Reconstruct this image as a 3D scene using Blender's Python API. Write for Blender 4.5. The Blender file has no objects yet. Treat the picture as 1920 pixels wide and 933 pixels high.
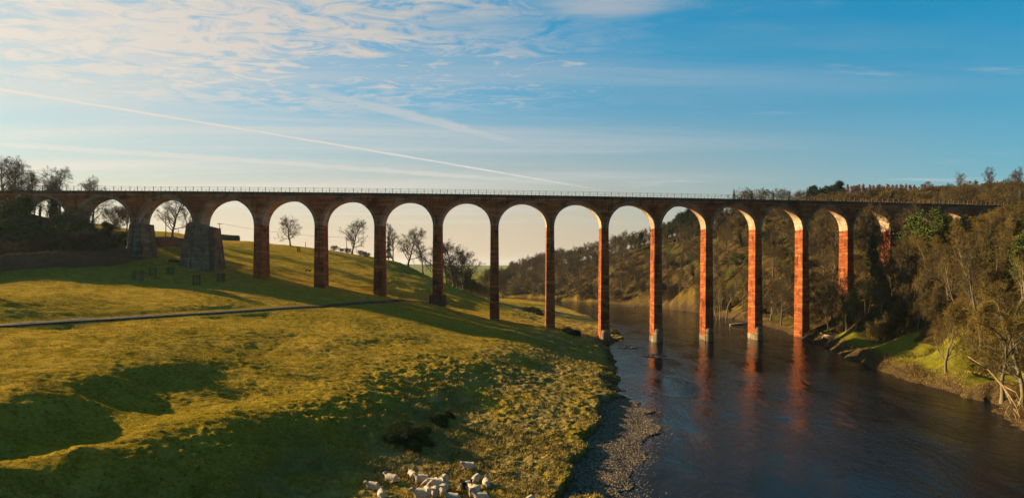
import bpy, bmesh, math, random
import numpy as np
from mathutils import Vector, Matrix, Quaternion

S = bpy.context.scene
COL = S.collection
R = math.radians
# ------------------------------------------------------------------ camera, sky, sun, exposure
F, CX, YH, HC = 1280.0, 960.0, 499.0, 20.4          # focal length in photo pixels, centre, horizon row, eye height above the river
cam = bpy.data.cameras.new('camera'); camo = bpy.data.objects.new('camera', cam); COL.objects.link(camo)
camo.location = (0, 0, HC); camo.rotation_euler = (R(90), 0, 0)
cam.sensor_fit = 'HORIZONTAL'; cam.sensor_width = 36; cam.lens = 36 * F / 1920
cam.shift_y = (YH - 466.5) / 1920
cam.clip_start = 0.5; cam.clip_end = 20000
S.camera = camo
SUN_AZ, SUN_EL = R(-69), R(19.5)                       # azimuth from the view axis (left), elevation
SUND = Vector((math.sin(SUN_AZ) * math.cos(SUN_EL), math.cos(SUN_AZ) * math.cos(SUN_EL), math.sin(SUN_EL)))
sl = bpy.data.lights.new('sun', 'SUN'); sl.energy = 5.0; sl.angle = R(0.5); sl.color = (1.0, 0.79, 0.46)
slo = bpy.data.objects.new('sun', sl); COL.objects.link(slo); slo.rotation_euler = SUND.to_track_quat('Z', 'Y').to_euler()
S.view_settings.view_transform = 'Standard'; S.view_settings.look = 'None'
S.view_settings.exposure = 1.6; S.view_settings.gamma = 1.0; S.view_settings.use_curve_mapping = False
S.render.film_transparent = False
S.cycles.use_denoising = True; S.cycles.denoising_prefilter = 'NONE'
S.cycles.max_bounces = 6; S.cycles.diffuse_bounces = 2; S.cycles.glossy_bounces = 3; S.cycles.transparent_max_bounces = 8
S.cycles.caustics_reflective = False; S.cycles.caustics_refractive = False


class N:
    """small helper to write node graphs"""
    def __init__(s, tree): s.t = tree
    def node(s, typ, **kw):
        n = s.t.nodes.new(typ)
        for k, v in kw.items():
            if k.startswith('i_'):
                key = k[2:]; key = int(key) if key.isdigit() else key.replace('_', ' ')
                s.put(n.inputs[key], v)
            else: setattr(n, k, v)
        return n
    def put(s, sock, v):
        if isinstance(v, bpy.types.NodeSocket): s.t.links.new(v, sock)
        else:
            try: sock.default_value = v
            except Exception: sock.default_value = (*v, 1.0)
    def math(s, op, a, b=None, c=None, clamp=False):
        n = s.t.nodes.new('ShaderNodeMath'); n.operation = op; n.use_clamp = clamp
        for i, v in enumerate((a, b, c)):
            if v is not None: s.put(n.inputs[i], v)
        return n.outputs[0]
    def vmath(s, op, a, b=None):
        n = s.t.nodes.new('ShaderNodeVectorMath'); n.operation = op
        s.put(n.inputs[0], a)
        if b is not None: s.put(n.inputs[1], b)
        return n.outputs['Value'] if op in ('DOT_PRODUCT', 'LENGTH') else n.outputs[0]
    def mix(s, f, a, b, mode='MIX'):
        n = s.t.nodes.new('ShaderNodeMix'); n.data_type = 'RGBA'; n.blend_type = mode; n.clamp_factor = True
        s.put(n.inputs[0], f); s.put(n.inputs[6], a); s.put(n.inputs[7], b)
        return n.outputs[2]
    def ss(s, v, lo, hi):
        n = s.t.nodes.new('ShaderNodeMapRange'); n.interpolation_type = 'SMOOTHSTEP'
        s.put(n.inputs[0], v); s.put(n.inputs[1], lo); s.put(n.inputs[2], hi)
        return n.outputs[0]
    def noise(s, vec, scale, detail=4, rough=0.55, dist=0.0, out=0):
        n = s.t.nodes.new('ShaderNodeTexNoise')
        s.put(n.inputs['Vector'], vec); n.inputs['Scale'].default_value = scale; n.inputs['Detail'].default_value = detail
        n.inputs['Roughness'].default_value = rough; n.inputs['Distortion'].default_value = dist
        return n.outputs[out]
    def mapping(s, vec, loc=(0, 0, 0), rot=(0, 0, 0), scale=(1, 1, 1)):
        n = s.t.nodes.new('ShaderNodeMapping'); s.put(n.inputs[0], vec)
        n.inputs[1].default_value = loc; n.inputs[2].default_value = rot; n.inputs[3].default_value = scale
        return n.outputs[0]
    def comb(s, x, y, z):
        n = s.t.nodes.new('ShaderNodeCombineXYZ')
        for i, v in enumerate((x, y, z)): s.put(n.inputs[i], v)
        return n.outputs[0]
    def sep(s, v):
        n = s.t.nodes.new('ShaderNodeSeparateXYZ'); s.put(n.inputs[0], v); return n.outputs


# ---- the sky: Nishita air with thin cloud sheets laid on a high plane
W = bpy.data.worlds.new('World'); S.world = W; W.use_nodes = True
wt = W.node_tree; wt.nodes.clear(); g = N(wt)
sky = g.node('ShaderNodeTexSky', sky_type='NISHITA', sun_disc=False, sun_elevation=SUN_EL, sun_rotation=SUN_AZ,
             altitude=100, air_density=1.0, dust_density=1.6, ozone_density=2.0)
tc = g.node('ShaderNodeTexCoord')
dx, dy, dz = g.sep(tc.outputs['Generated'])
zz = g.math('MAXIMUM', g.math('ADD', dz, 0.02), 0.02)
cu, cv = g.math('DIVIDE', dx, zz), g.math('DIVIDE', dy, zz)
P = g.comb(cu, cv, 0.0)
# the glow round the sun is softened by high haze
r_, g_, b_ = g.node('ShaderNodeSeparateColor', i_0=sky.outputs[0]).outputs[:3]
soft = g.comb(*[g.math('MULTIPLY', g.math('POWER', g.math('MULTIPLY', c, 0.25), 0.62), k) for c, k in ((r_, 3.1), (g_, 3.35), (b_, 3.25))])
hsv = g.node('ShaderNodeHueSaturation', i_Saturation=1.5, i_Value=1.0, i_Color=g.vmath('MULTIPLY', soft, (0.78, 1.05, 1.18)))
sd = g.math('ADD', g.math('MULTIPLY', dx, math.sin(SUN_AZ)), g.math('MULTIPLY', dy, math.cos(SUN_AZ)))
low = g.ss(dz, 0.30, -0.02)
warm = g.math('MULTIPLY', low, g.ss(sd, -0.55, 0.40))
warm = g.math('MAXIMUM', g.math('MULTIPLY', warm, 0.93), g.math('MULTIPLY', g.ss(sd, 0.42, 0.95), 0.45))
creamc = g.mix(g.ss(sd, 0.0, 0.85), (4.1, 3.05, 2.05, 1), (6.1, 4.5, 2.9, 1))
base = g.mix(warm, hsv.outputs[0], creamc)
lum = g.node('ShaderNodeRGBToBW', i_Color=base).outputs[0]


def cdir(px, py):
    d = ((px - CX) / F, 1.0, (YH - py) / F); l = math.sqrt(sum(c * c for c in d)); d = [c / l for c in d]
    z = d[2] + 0.02
    return np.array((d[0] / z, d[1] / z))


def streak(p, q, w0, strength, s0=-9, s1=9, wob=0.03, rough=6.0):
    """a long thin cloud line on the cloud plane through two sky points"""
    a, b = cdir(*p), cdir(*q); t = (b - a) / np.linalg.norm(b - a); nrm = np.array((-t[1], t[0]))
    along = g.math('SUBTRACT', g.vmath('DOT_PRODUCT', P, (t[0], t[1], 0.0)), float(a @ t))
    off = g.math('SUBTRACT', g.vmath('DOT_PRODUCT', P, (nrm[0], nrm[1], 0.0)), float(a @ nrm))
    n = g.noise(g.comb(along, off, 0.0), rough, 4)
    off = g.math('ADD', off, g.math('MULTIPLY', g.math('SUBTRACT', n, 0.5), wob * 2))
    m = g.ss(g.math('ABSOLUTE', off), w0, w0 * 0.25)
    L = float(np.linalg.norm(b - a))
    m = g.math('MULTIPLY', m, g.math('MULTIPLY', g.ss(along, s0, s0 + 0.8), g.ss(along, L + s1, L + s1 - 1.5)))
    br = g.math('ADD', 0.55, g.math('MULTIPLY', 0.7, g.noise(g.comb(along, 0.0, 3.0), 3.5, 3)))
    return g.math('MULTIPLY', g.math('MULTIPLY', m, br), strength)


def addm(*ms):
    r = ms[0]
    for m in ms[1:]: r = g.math('MAXIMUM', r, m)
    return r


warp = g.vmath('ADD', P, g.vmath('SCALE', g.noise(P, 0.9, 3, out=1), None)) if False else P
w1 = g.noise(g.mapping(P, rot=(0, 0, R(-32)), scale=(0.55, 1.5, 1)), 0.85, 7, 0.62, 0.6)      # drifting sheets
w2 = g.noise(g.mapping(P, rot=(0, 0, R(-25)), scale=(1.0, 1.5, 1)), 4.6, 6, 0.66, 0.9)         # mackerel grain
c0 = cdir(330, 60)
# the bank of altocumulus up and left
uvd = g.vmath('SUBTRACT', P, (c0[0], c0[1], 0.0))
ex = g.vmath('LENGTH', g.mapping(uvd, rot=(0, 0, R(-20)), scale=(0.80, 0.95, 1)))
bank = g.ss(g.math('ADD', ex, g.math('MULTIPLY', g.math('SUBTRACT', w1, 0.5), 2.6)), 1.95, 0.55)
grain = g.ss(g.math('ADD', g.math('MULTIPLY', w1, 0.5), g.math('MULTIPLY', w2, 0.68)), 0.50, 0.70)
alto = g.math('MULTIPLY', bank, g.math('ADD', 0.12, g.math('MULTIPLY', grain, 0.95)), clamp=True)
# low veil over the left and the horizon
veil = g.ss(g.noise(g.mapping(P, rot=(0, 0, R(-55)), scale=(0.16, 0.75, 1)), 1.1, 6, 0.6, 0.4), 0.40, 0.72)
veil = g.math('MULTIPLY', veil, g.ss(cu, 3.6, -2.6))
veil = g.math('MULTIPLY', g.math('MULTIPLY', veil, g.ss(dz, 0.03, 0.10)), 0.75)
# thin wisps to the right
wisp = g.ss(g.noise(g.mapping(P, loc=(1.7, .3, 0), rot=(0, 0, R(-38)), scale=(0.35, 1.2, 1)), 1.0, 7, 0.66, 0.9), 0.56, 0.80)
wisp = g.math('MULTIPLY', wisp, 0.55)
c1 = cdir(1120, 15)
pu = g.vmath('LENGTH', g.mapping(g.vmath('SUBTRACT', P, (c1[0], c1[1], 0)), rot=(0, 0, R(20)), scale=(2.2, 3.6, 1)))
puff = g.math('MULTIPLY', g.ss(g.math('ADD', pu, g.math('MULTIPLY', g.math('SUBTRACT', w1, 0.5), 3.4)), 1.0, 0.0), 0.6)
trail = streak((0, 168), (1130, 357), 0.050, 1.0, -6, 0.2, 0.025)
old1 = streak((30, 62), (560, 180), 0.12, 0.75, -4, 0.6, 0.08)
old2 = streak((700, 200), (1010, 278), 0.14, 0.6, -1.0, 0.6, 0.08)
old3 = streak((300, 290), (700, 318), 0.20, 0.55, -3.0, 2.6, 0.16)
cloud = addm(alto, veil, wisp, puff, trail, old1, old2, old3)
tint = g.mix(g.ss(cu, 1.5, -3.0), (1.0, 0.97, 0.95, 1), (1.0, 0.90, 0.77, 1))
cl = g.vmath('MULTIPLY', tint, g.comb(*[g.math('ADD', g.math('MULTIPLY', lum, 0.70), 2.55)] * 3))
skyc = g.mix(cloud, base, cl)
bg = g.node('ShaderNodeBackground', i_Color=skyc, i_Strength=0.05)
wt.links.new(bg.outputs[0], g.node('ShaderNodeOutputWorld').inputs[0])


# ------------------------------------------------------------------ helpers
def tag(o, label=None, cat=None, group=None, kind=None):
    if label: o['label'] = label
    if cat: o['category'] = cat
    if group: o['group'] = group
    if kind: o['kind'] = kind
    return o


def thing(name, label, cat, loc=(0, 0, 0), rz=0, group=None):
    o = bpy.data.objects.new(name, None); COL.objects.link(o); o.empty_display_size = 0.5
    o.location = loc; o.rotation_euler = (0, 0, rz)
    return tag(o, label, cat, group)


def link(name, me, parent=None, loc=None):
    o = bpy.data.objects.new(name, me); COL.objects.link(o)
    if parent: o.parent = parent
    if loc is not None: o.location = loc
    return o


def mesh_np(name, V, Fc, mat=None, smooth=False):
    """mesh from vertex array and a list of (n x k) face index arrays"""
    me = bpy.data.meshes.new(name); V = np.asarray(V, np.float32)
    if not isinstance(Fc, (list, tuple)): Fc = [Fc]
    Fc = [np.asarray(f, np.int32) for f in Fc if len(f)]
    me.vertices.add(len(V)); me.vertices.foreach_set('co', V.ravel())
    tot = sum(f.size for f in Fc); me.loops.add(tot)
    me.loops.foreach_set('vertex_index', np.concatenate([f.ravel() for f in Fc]))
    cnt = np.concatenate([np.full(len(f), f.shape[1], np.int32) for f in Fc])
    st = np.concatenate(([0], np.cumsum(cnt)[:-1])).astype(np.int32)
    me.polygons.add(len(cnt)); me.polygons.foreach_set('loop_start', st); me.polygons.foreach_set('loop_total', cnt)
    if smooth: me.polygons.foreach_set('use_smooth', np.ones(len(cnt), bool))
    me.update(calc_edges=True); me.validate()
    if mat: me.materials.append(mat)
    return me


class MB:
    """collects boxes, prisms, tubes into one mesh"""
    def __init__(s): s.v = []; s.f = []
    def quad(s, *pts):
        i = len(s.v); s.v += [tuple(p) for p in pts]; s.f.append(tuple(range(i, i + len(pts))))
    def prism(s, bot, top):
        """closed solid between two polygons of equal count (counter-clockwise seen from above)"""
        n = len(bot); i = len(s.v); s.v += [tuple(p) for p in bot] + [tuple(p) for p in top]
        s.f.append(tuple(reversed(range(i, i + n)))); s.f.append(tuple(range(i + n, i + 2 * n)))
        for k in range(n):
            j = (k + 1) % n; s.f.append((i + k, i + j, i + n + j, i + n + k))
    def loft(s, rings, cap=True):
        i = len(s.v); n = len(rings[0])
        for r in rings: s.v += [tuple(p) for p in r]
        for a in range(len(rings) - 1):
            for k in range(n):
                j = (k + 1) % n; s.f.append((i + a * n + k, i + a * n + j, i + (a + 1) * n + j, i + (a + 1) * n + k))
        if cap:
            s.f.append(tuple(reversed(range(i, i + n)))); m = i + (len(rings) - 1) * n; s.f.append(tuple(range(m, m + n)))
    def box(s, c, h, rz=0.0):
        cx, cy, cz = c; hx, hy, hz = h; co, si = math.cos(rz), math.sin(rz)
        q = [(cx + x * co - y * si, cy + x * si + y * co) for x, y in ((-hx, -hy), (hx, -hy), (hx, hy), (-hx, hy))]
        s.prism([(x, y, cz - hz) for x, y in q], [(x, y, cz + hz) for x, y in q])
    def tube(s, pts, rad, n=6):
        pts = [Vector(p) for p in pts]; rings = []
        for k, p in enumerate(pts):
            d = (pts[min(k + 1, len(pts) - 1)] - pts[max(k - 1, 0)]).normalized()
            a = d.orthogonal().normalized() if k == 0 else (a0 - d * a0.dot(d)).normalized()
            a0 = a; b = d.cross(a); r = rad[k] if hasattr(rad, '__len__') else rad
            rings.append([p + a * (r * math.cos(6.2832 * q / n)) + b * (r * math.sin(6.2832 * q / n)) for q in range(n)])
        s.loft(rings)
    def mesh(s, name, mat, smooth=False):
        me = bpy.data.meshes.new(name); me.from_pydata(s.v, [], s.f); me.update()
        if mat: me.materials.append(mat)
        if smooth: me.polygons.foreach_set('use_smooth', np.ones(len(me.polygons), bool))
        return me
    def build(s, name, mat, parent=None, smooth=False, loc=None):
        return link(name, s.mesh(name, mat, smooth), parent, loc)


def mat_new(name):
    m = bpy.data.materials.new(name); m.use_nodes = True; t = m.node_tree; t.nodes.clear(); h = N(t)
    b = h.node('ShaderNodeBsdfPrincipled'); o = h.node('ShaderNodeOutputMaterial'); t.links.new(b.outputs[0], o.inputs[0])
    b.inputs['Specular IOR Level'].default_value = 0.06; b.inputs['Roughness'].default_value = 0.9
    return m, h, b


def plain(name, col, rough=0.85, var=0.35, scale=3.0, bump=0.0):
    m, h, b = mat_new(name)
    t = h.node('ShaderNodeTexCoord').outputs['Object']; n = h.noise(t, scale, 5)
    lo = tuple(c * (1 - var) for c in col); hi = tuple(min(1, c * (1 + var)) for c in col)
    h.put(b.inputs['Base Color'], h.mix(h.ss(n, 0.3, 0.7), (*lo, 1), (*hi, 1))); b.inputs['Roughness'].default_value = rough
    if bump:
        bp = h.node('ShaderNodeBump', i_Strength=bump, i_Distance=0.1, i_Height=h.noise(t, scale * 4, 4)); h.put(b.inputs['Normal'], bp.outputs[0])
    return m


# ---- numpy noise
def vnoise(x, y, seed=0):
    xi = np.floor(x).astype(np.int64); yi = np.floor(y).astype(np.int64); fx = x - xi; fy = y - yi
    def hsh(a, b):
        n = (a * 374761393 + b * 668265263 + seed * 144665) & 0xffffffff
        n = ((n ^ (n >> 13)) * 1274126177) & 0xffffffff
        return ((n ^ (n >> 16)) & 0xffff) / 65535.0 * 2 - 1
    u = fx * fx * fx * (fx * (fx * 6 - 15) + 10); v = fy * fy * fy * (fy * (fy * 6 - 15) + 10)
    return ((hsh(xi, yi) * (1 - u) + hsh(xi + 1, yi) * u) * (1 - v) + (hsh(xi, yi + 1) * (1 - u) + hsh(xi + 1, yi + 1) * u) * v)


def fbm(x, y, oct=4, seed=0, gain=0.5):
    r = 0; a = 1.0
    for k in range(oct):
        c, s = math.cos(k * 1.3), math.sin(k * 1.3)
        r = r + a * vnoise((x * c - y * s) * 2 ** k + 17.3 * k, (x * s + y * c) * 2 ** k - 9.1 * k, seed + k); a *= gain
    return r


def sstep(x, a, b):
    t = np.clip((x - a) / (b - a), 0, 1); return t * t * (3 - 2 * t)


def gp(px, py, z):
    """point of height z seen at this photo pixel"""
    Z = F * (HC - z) / (py - YH); return ((px - CX) * Z / F, Z, z)


def wp(px, Z, z=0.0):
    return ((px - CX) * Z / F, Z, z)


# ------------------------------------------------------------------ the ground
# line of the viaduct: pier centres on the near face, numbered from the left abutment (0) to the right one (19)
_n = np.arange(2, 17); _x = np.array([253, 368, 484, 596, 709, 820.5, 927.4, 1031.5, 1135, 1235, 1327, 1422, 1511, 1595, 1674])
_px = np.polyfit(_n, _x, 3)
_pt = np.polyfit([200, 300, 600, 900, 1000, 1320, 1600, 1730, 1890], [357, 358.9, 360.3, 363.5, 366.2, 371.8, 377.7, 382, 385], 2)
_ps = np.polyfit(_x[:-1], [420, 421.2, 422, 422, 422.5, 423.7, 424.2, 425.5, 427.5, 428, 429, 429.6, 430.3, 430.8], 2)
_nn = np.arange(0, 20); _X = np.polyval(_px, _nn)
_q = np.polyfit(_nn[1:18], 8.3 / (np.polyval(_ps, _X) - np.polyval(_pt, _X))[1:18], 2)


def vline(n):
    """near face of the viaduct at pier number n: x, y, deck height, springing height"""
    X = np.polyval(_px, n); s = 1 / np.polyval(_q, n)
    top = HC + (YH - np.polyval(_pt, X)) / s
    return (X - CX) / s, F / s, top, top - 8.3


def seg_dist(px, py, A):
    d = np.full(px.shape, 1e9)
    for (ax, ay), (bx, by) in zip(A[:-1], A[1:]):
        vx, vy = bx - ax, by - ay; L = vx * vx + vy * vy + 1e-9
        t = np.clip(((px - ax) * vx + (py - ay) * vy) / L, 0, 1)
        d = np.minimum(d, np.hypot(px - ax - t * vx, py - ay - t * vy))
    return d


def inside(px, py, A):
    c = np.zeros(px.shape, bool)
    for (ax, ay), (bx, by) in zip(A, A[1:] + A[:1]):
        if ay == by: continue
        c ^= ((ay > py) != (by > py)) & (px < (bx - ax) * (py - ay) / (by - ay) + ax)
    return c


def W2(l, z=0.0): return [gp(a, b, z)[:2] for a, b in l]


LEFTW = [(1190, 960), (1188, 933), (1205, 880), (1224, 800), (1212, 765), (1168, 745), (1157, 718), (1152, 692), (1143, 668), (1134, 648),
         (1150, 640), (1160, 632), (1154, 617), (1132, 602), (1100, 590), (1066, 577), (1020, 566), (985, 562), (940, 559)]
RIGHTW = [(940, 556.3), (1000, 558.5), (1040, 563), (1100, 567), (1160, 570.5), (1218, 575), (1310, 586), (1338, 591), (1404, 603), (1440, 612), (1472, 622),
          (1500, 634), (1530, 643), (1565, 658), (1640, 692), (1720, 718), (1800, 741), (1870, 758), (1905, 795)]
_lw = W2(LEFTW); _rw = W2(RIGHTW)
RIVER = [(6.0, -160.0), (9.0, 0.0)] + _lw + [(-30, 480), (-130, 520), (-260, 560), (-262, 592), (-120, 552)] + _rw + [(57, 62), (52, 30), (50, 0), (48, -160)]
GRAVEL = W2([(1040, 960), (1052, 925), (1075, 870), (1110, 800), (1130, 762), (1150, 745)], 0.5) + W2([(1168, 745), (1212, 765), (1224, 800), (1205, 880), (1188, 933), (1190, 960)])
TRACK = [gp(*p) for p in [(-60, 614, 13.2), (0, 610, 13.0), (100, 604, 12.8), (200, 598.5, 12.6), (300, 592.5, 12.5), (400, 586, 12.4), (500, 580, 12.3), (600, 573.5, 12.1), (680, 568, 12.1), (735, 565, 11.9)]] + [wp(768, 178, 11.4), wp(800, 194, 9.9), wp(838, 214, 8.6)]

CP = []
def cp(*l):
    for a in l: CP.append(gp(*a))
def cw(*l):
    for a in l: CP.append(wp(*a))
# meadow at the foot of the piers
for n_, yb in ((2, 485), (3, 503), (4, 520), (5, 538), (6, 553), (7, 570), (8, 601), (9, 615)):
    vx, vy, vt, vs = vline(n_); CP.append((vx, vy, HC - (yb - YH) * vy / F))
cp(*[(a, b, z) for a, b, z in []])
for t_ in TRACK: CP.append(t_)
# top of the river terrace and the bank below it
cp((0, 884, 7.8), (150, 850, 7.65), (300, 813, 7.4), (420, 791, 7.15), (500, 775, 6.9), (600, 757, 6.55), (700, 736, 6.2), (800, 706, 5.7), (900, 686, 5.2), (960, 664, 4.9), (1010, 645, 4.6), (1056, 626, 4.3))
cp((-200, 935, 8.2), (0, 935, 6.9), (150, 930, 5.9), (300, 930, 5.0), (420, 915, 4.5), (520, 890, 4.1), (620, 866, 3.7), (720, 838, 3.4), (790, 790, 3.6), (860, 762, 3.2), (930, 722, 3.4), (1000, 690, 2.9), (1060, 655, 2.9), (1090, 640, 2.4))
cp((450, 1000, 3.3), (700, 920, 2.5), (800, 900, 2.3), (900, 890, 2.1), (850, 960, 2.2), (1000, 860, 1.8), (950, 780, 2.5), (1050, 780, 1.9), (1000, 740, 2.7), (1100, 720, 1.8), (1090, 680, 2.0), (1040, 933, 1.6), (1085, 830, 1.4), (1130, 700, 1.5), (980, 960, 1.8), (880, 830, 2.4))
# the upper meadow with its low swell
cp((0, 765, 10.2), (100, 742, 10.15), (200, 713, 10.0), (270, 694, 10.05), (330, 685, 9.95), (430, 668, 9.5), (500, 655, 9.3), (560, 640, 9.2),
   (0, 800, 9.1), (100, 776, 9.0), (200, 748, 8.9), (300, 722, 8.8), (400, 702, 8.7), (500, 680, 8.6), (600, 655, 8.6), (0, 845, 8.0), (150, 815, 7.9), (300, 775, 7.6), (450, 745, 7.35), (600, 715, 7.1), (700, 690, 6.9), (750, 660, 7.2), (850, 640, 6.6), (900, 625, 6.3))
cp((0, 680, 11.6), (150, 660, 11.6), (300, 640, 11.3), (450, 620, 11.0), (650, 600, 10.5), (800, 600, 9.0))
cp((0, 560, 15.8), (150, 545, 16.0), (300, 535, 16.2), (400, 545, 15.4), )
cw((200, 151, 19.7), (90, 142, 20.2), (0, 129, 18.8), (-80, 118, 17.5))
# far meadow behind the arches and its skyline
cw((430, 255, 29.9), (480, 258, 29.4), (560, 262, 27.8), (640, 268, 26.0), (700, 272, 24.1), (750, 274, 21.9), (800, 275, 16.8), (840, 275, 13.2), (880, 272, 9.6), (915, 270, 5.0))
cw((480, 215, 23.5), (560, 215, 21.7), (640, 215, 19.4), (720, 215, 16.7), (790, 215, 12.6), (850, 215, 8.6), (900, 210, 6.6))
cw((380, 215, 26.5), (380, 255, 30.5), (300, 260, 33.5), (200, 260, 35.0), (100, 250, 36.5), (200, 330, 37.0), (330, 330, 36.5), (0, 340, 38.0), (450, 330, 30.0), (560, 330, 26.0), (660, 330, 23.0), (740, 330, 17.0), (800, 330, 10.0), (850, 330, 6.0))
# the point below the terrace, inside the river bend
cp((945, 580, 3.2), (1000, 585, 2.6), (960, 573, 2.4), (1060, 600, 2.6), (1085, 615, 2.2), (1020, 600, 3.1), (1040, 583, 1.9), (980, 567, 1.6), (1120, 612, 1.5))
cw((915, 330, 3.0), (900, 400, 2.5), (860, 420, 3.5), (800, 430, 5.0), (700, 450, 14), (880, 520, 5.5), (890, 620, 9.0), (905, 700, 10.0), (840, 620, 10.0), (930, 640, 7.0))
# railway embankment and hill on the left
for n_, dy_, z_ in ((-0.6, 2, 37.5), (-2.0, 2, 38.2), (-4, 2, 38.4), (-0.6, 14, 34.5), (-2, 16, 35.5), (-0.6, -12, 28.0), (-2, -14, 28.0), (0.2, 2, 31.5), (1, 3, 25.5), (1, -6, 23.0), (0.2, -8, 25.0), (-4, -20, 25.0), (0.5, 18, 31.0), (1.5, 10, 26.0), (2, 6, 23.3), (3, 8, 20.8), (2, 16, 26.0)):
    vx, vy, vt, vs = vline(n_); CP.append((vx, vy + dy_, z_))
CP += [(-190, 110, 17), (-260, 150, 22), (-300, 300, 36), (-400, 200, 28), (-250, 60, 16), (-150, 30, 11), (-120, 0, 9.5), (-60, 0, 7), (-60, -60, 8), (-300, -60, 20)]
# right bank: grassy ledge, steep wooded side, plateau
cp((1560, 640, 1.4), (1600, 655, 1.5), (1700, 680, 1.8), (1640, 650, 2.6), (1740, 660, 3.2), (1800, 700, 2.4), (1850, 720, 2.4), (1880, 735, 2.0), (1540, 625, 2.2), (1600, 630, 3.4))
cw((1595, 200, 9.5), (1674, 206, 17.0), (1749, 210, 25.0), (1819, 215, 31.5), (1884, 221, 36.5), (1990, 228, 39.5), (2200, 240, 42))
cw((1640, 170, 9.5), (1740, 165, 19.0), (1840, 165, 27.0), (1960, 170, 35.0), (2150, 180, 41))
cw((1800, 128, 9.0), (1880, 125, 13.0), (1960, 125, 18.0), (2100, 130, 27.0), (2300, 140, 36.0), (1990, 100, 8.0), (2200, 100, 20.0), (2500, 100, 32.0))
CP += [(90, 40, 10), (120, 40, 22), (160, 40, 34), (90, -60, 10), (140, -60, 30), (250, 100, 46), (300, 0, 46)]
for i_ in range(len(_rw)):
    p0, p1 = np.array(_rw[max(i_ - 1, 0)]), np.array(_rw[min(i_ + 1, len(_rw) - 1)]); t_ = (p1 - p0) / np.linalg.norm(p1 - p0); q_ = np.array(_rw[i_]); nn_ = np.array((-t_[1], t_[0])); nrw = q_[1] < 172
    for d_, z_ in ((0.3, 0.7), (4, 1.5), (13, 2.7)) if nrw else ((0.3, 0.7), (4, 1.5), (11, 4.6)): CP.append((q_[0] + nn_[0] * d_, q_[1] + nn_[1] * d_, z_))
cw((1500, 255, 20), (1430, 285, 22), (1350, 315, 21), (1250, 360, 20.5), (1150, 395, 18), (1060, 450, 15), (985, 505, 10))
cw((1560, 290, 39), (1460, 315, 40), (1380, 340, 38.5), (1300, 370, 36), (1240, 395, 32), (1150, 430, 27.5), (1070, 490, 22), (990, 545, 17.0), (945, 580, 12.0))
cw((1420, 400, 51.5), (1500, 390, 54), (1600, 400, 57), (1700, 420, 61.5), (1800, 420, 62), (1900, 420, 63), (2100, 420, 66), (1650, 300, 46), (1750, 300, 48), (1850, 300, 50), (1950, 300, 51))
cw((1350, 430, 46), (1280, 470, 38), (1150, 520, 29), (1060, 580, 22), (980, 640, 14))
CP += [(0, 900, 8), (-100, 1000, 8), (-300, 700, 12), (300, 800, 45), (-500, 1200, 8), (200, 1300, 20), (-60, 1500, 8)]
CP += [(700, 400, 66), (900, 1200, 50), (-900, 600, 26), (-1200, 1500, 15), (700, -200, 50), (-700, -200, 30), (0, -400, 10)]
CP = np.array(CP)


def _solve():
    # drop near-coincident points, then fit a linear radial spline
    keep = []
    for i in range(len(CP)):
        if all(np.hypot(*(CP[i, :2] - CP[j, :2])) > 1.6 for j in keep): keep.append(i)
    C = CP[keep]; D = np.hypot(C[:, None, 0] - C[None, :, 0], C[:, None, 1] - C[None, :, 1])
    n = len(C); A = np.zeros((n + 3, n + 3)); A[:n, :n] = -D - 1.2 * np.eye(n)
    A[:n, n] = 1; A[:n, n + 1:] = C[:, :2] / 100; A[n:, :n] = A[:n, n:].T
    w = np.linalg.solve(A, np.concatenate((C[:, 2], [0, 0, 0])))
    return C[:, :2], w[:n], w[n:]


_C, _w, _l = _solve()


def rbf(x, y):
    x = np.asarray(x, float); y = np.asarray(y, float); sh = x.shape; xr, yr = x.ravel(), y.ravel(); out = np.empty(xr.size)
    for a in range(0, xr.size, 60000):
        b = slice(a, a + 60000)
        D = np.hypot(xr[b, None] - _C[None, :, 0], yr[b, None] - _C[None, :, 1])
        out[b] = -(D @ _w) + _l[0] + (_l[1] * xr[b] + _l[2] * yr[b]) / 100
    return out.reshape(sh)


TRK2 = [t[:2] for t in TRACK]
DECKL = [tuple(vline(n)[:2]) for n in np.arange(-4, 23, 1.0)]
WOOD = [(54, -100), (400, -100), (400, 300), (300, 420), (190, 420), (120, 400), (60, 520), (10, 640), (-30, 560)] + \
       [tuple(np.array(p) + (1.0, 1.5)) for p in _rw] + [(59, 62), (54, 30)]


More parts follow.
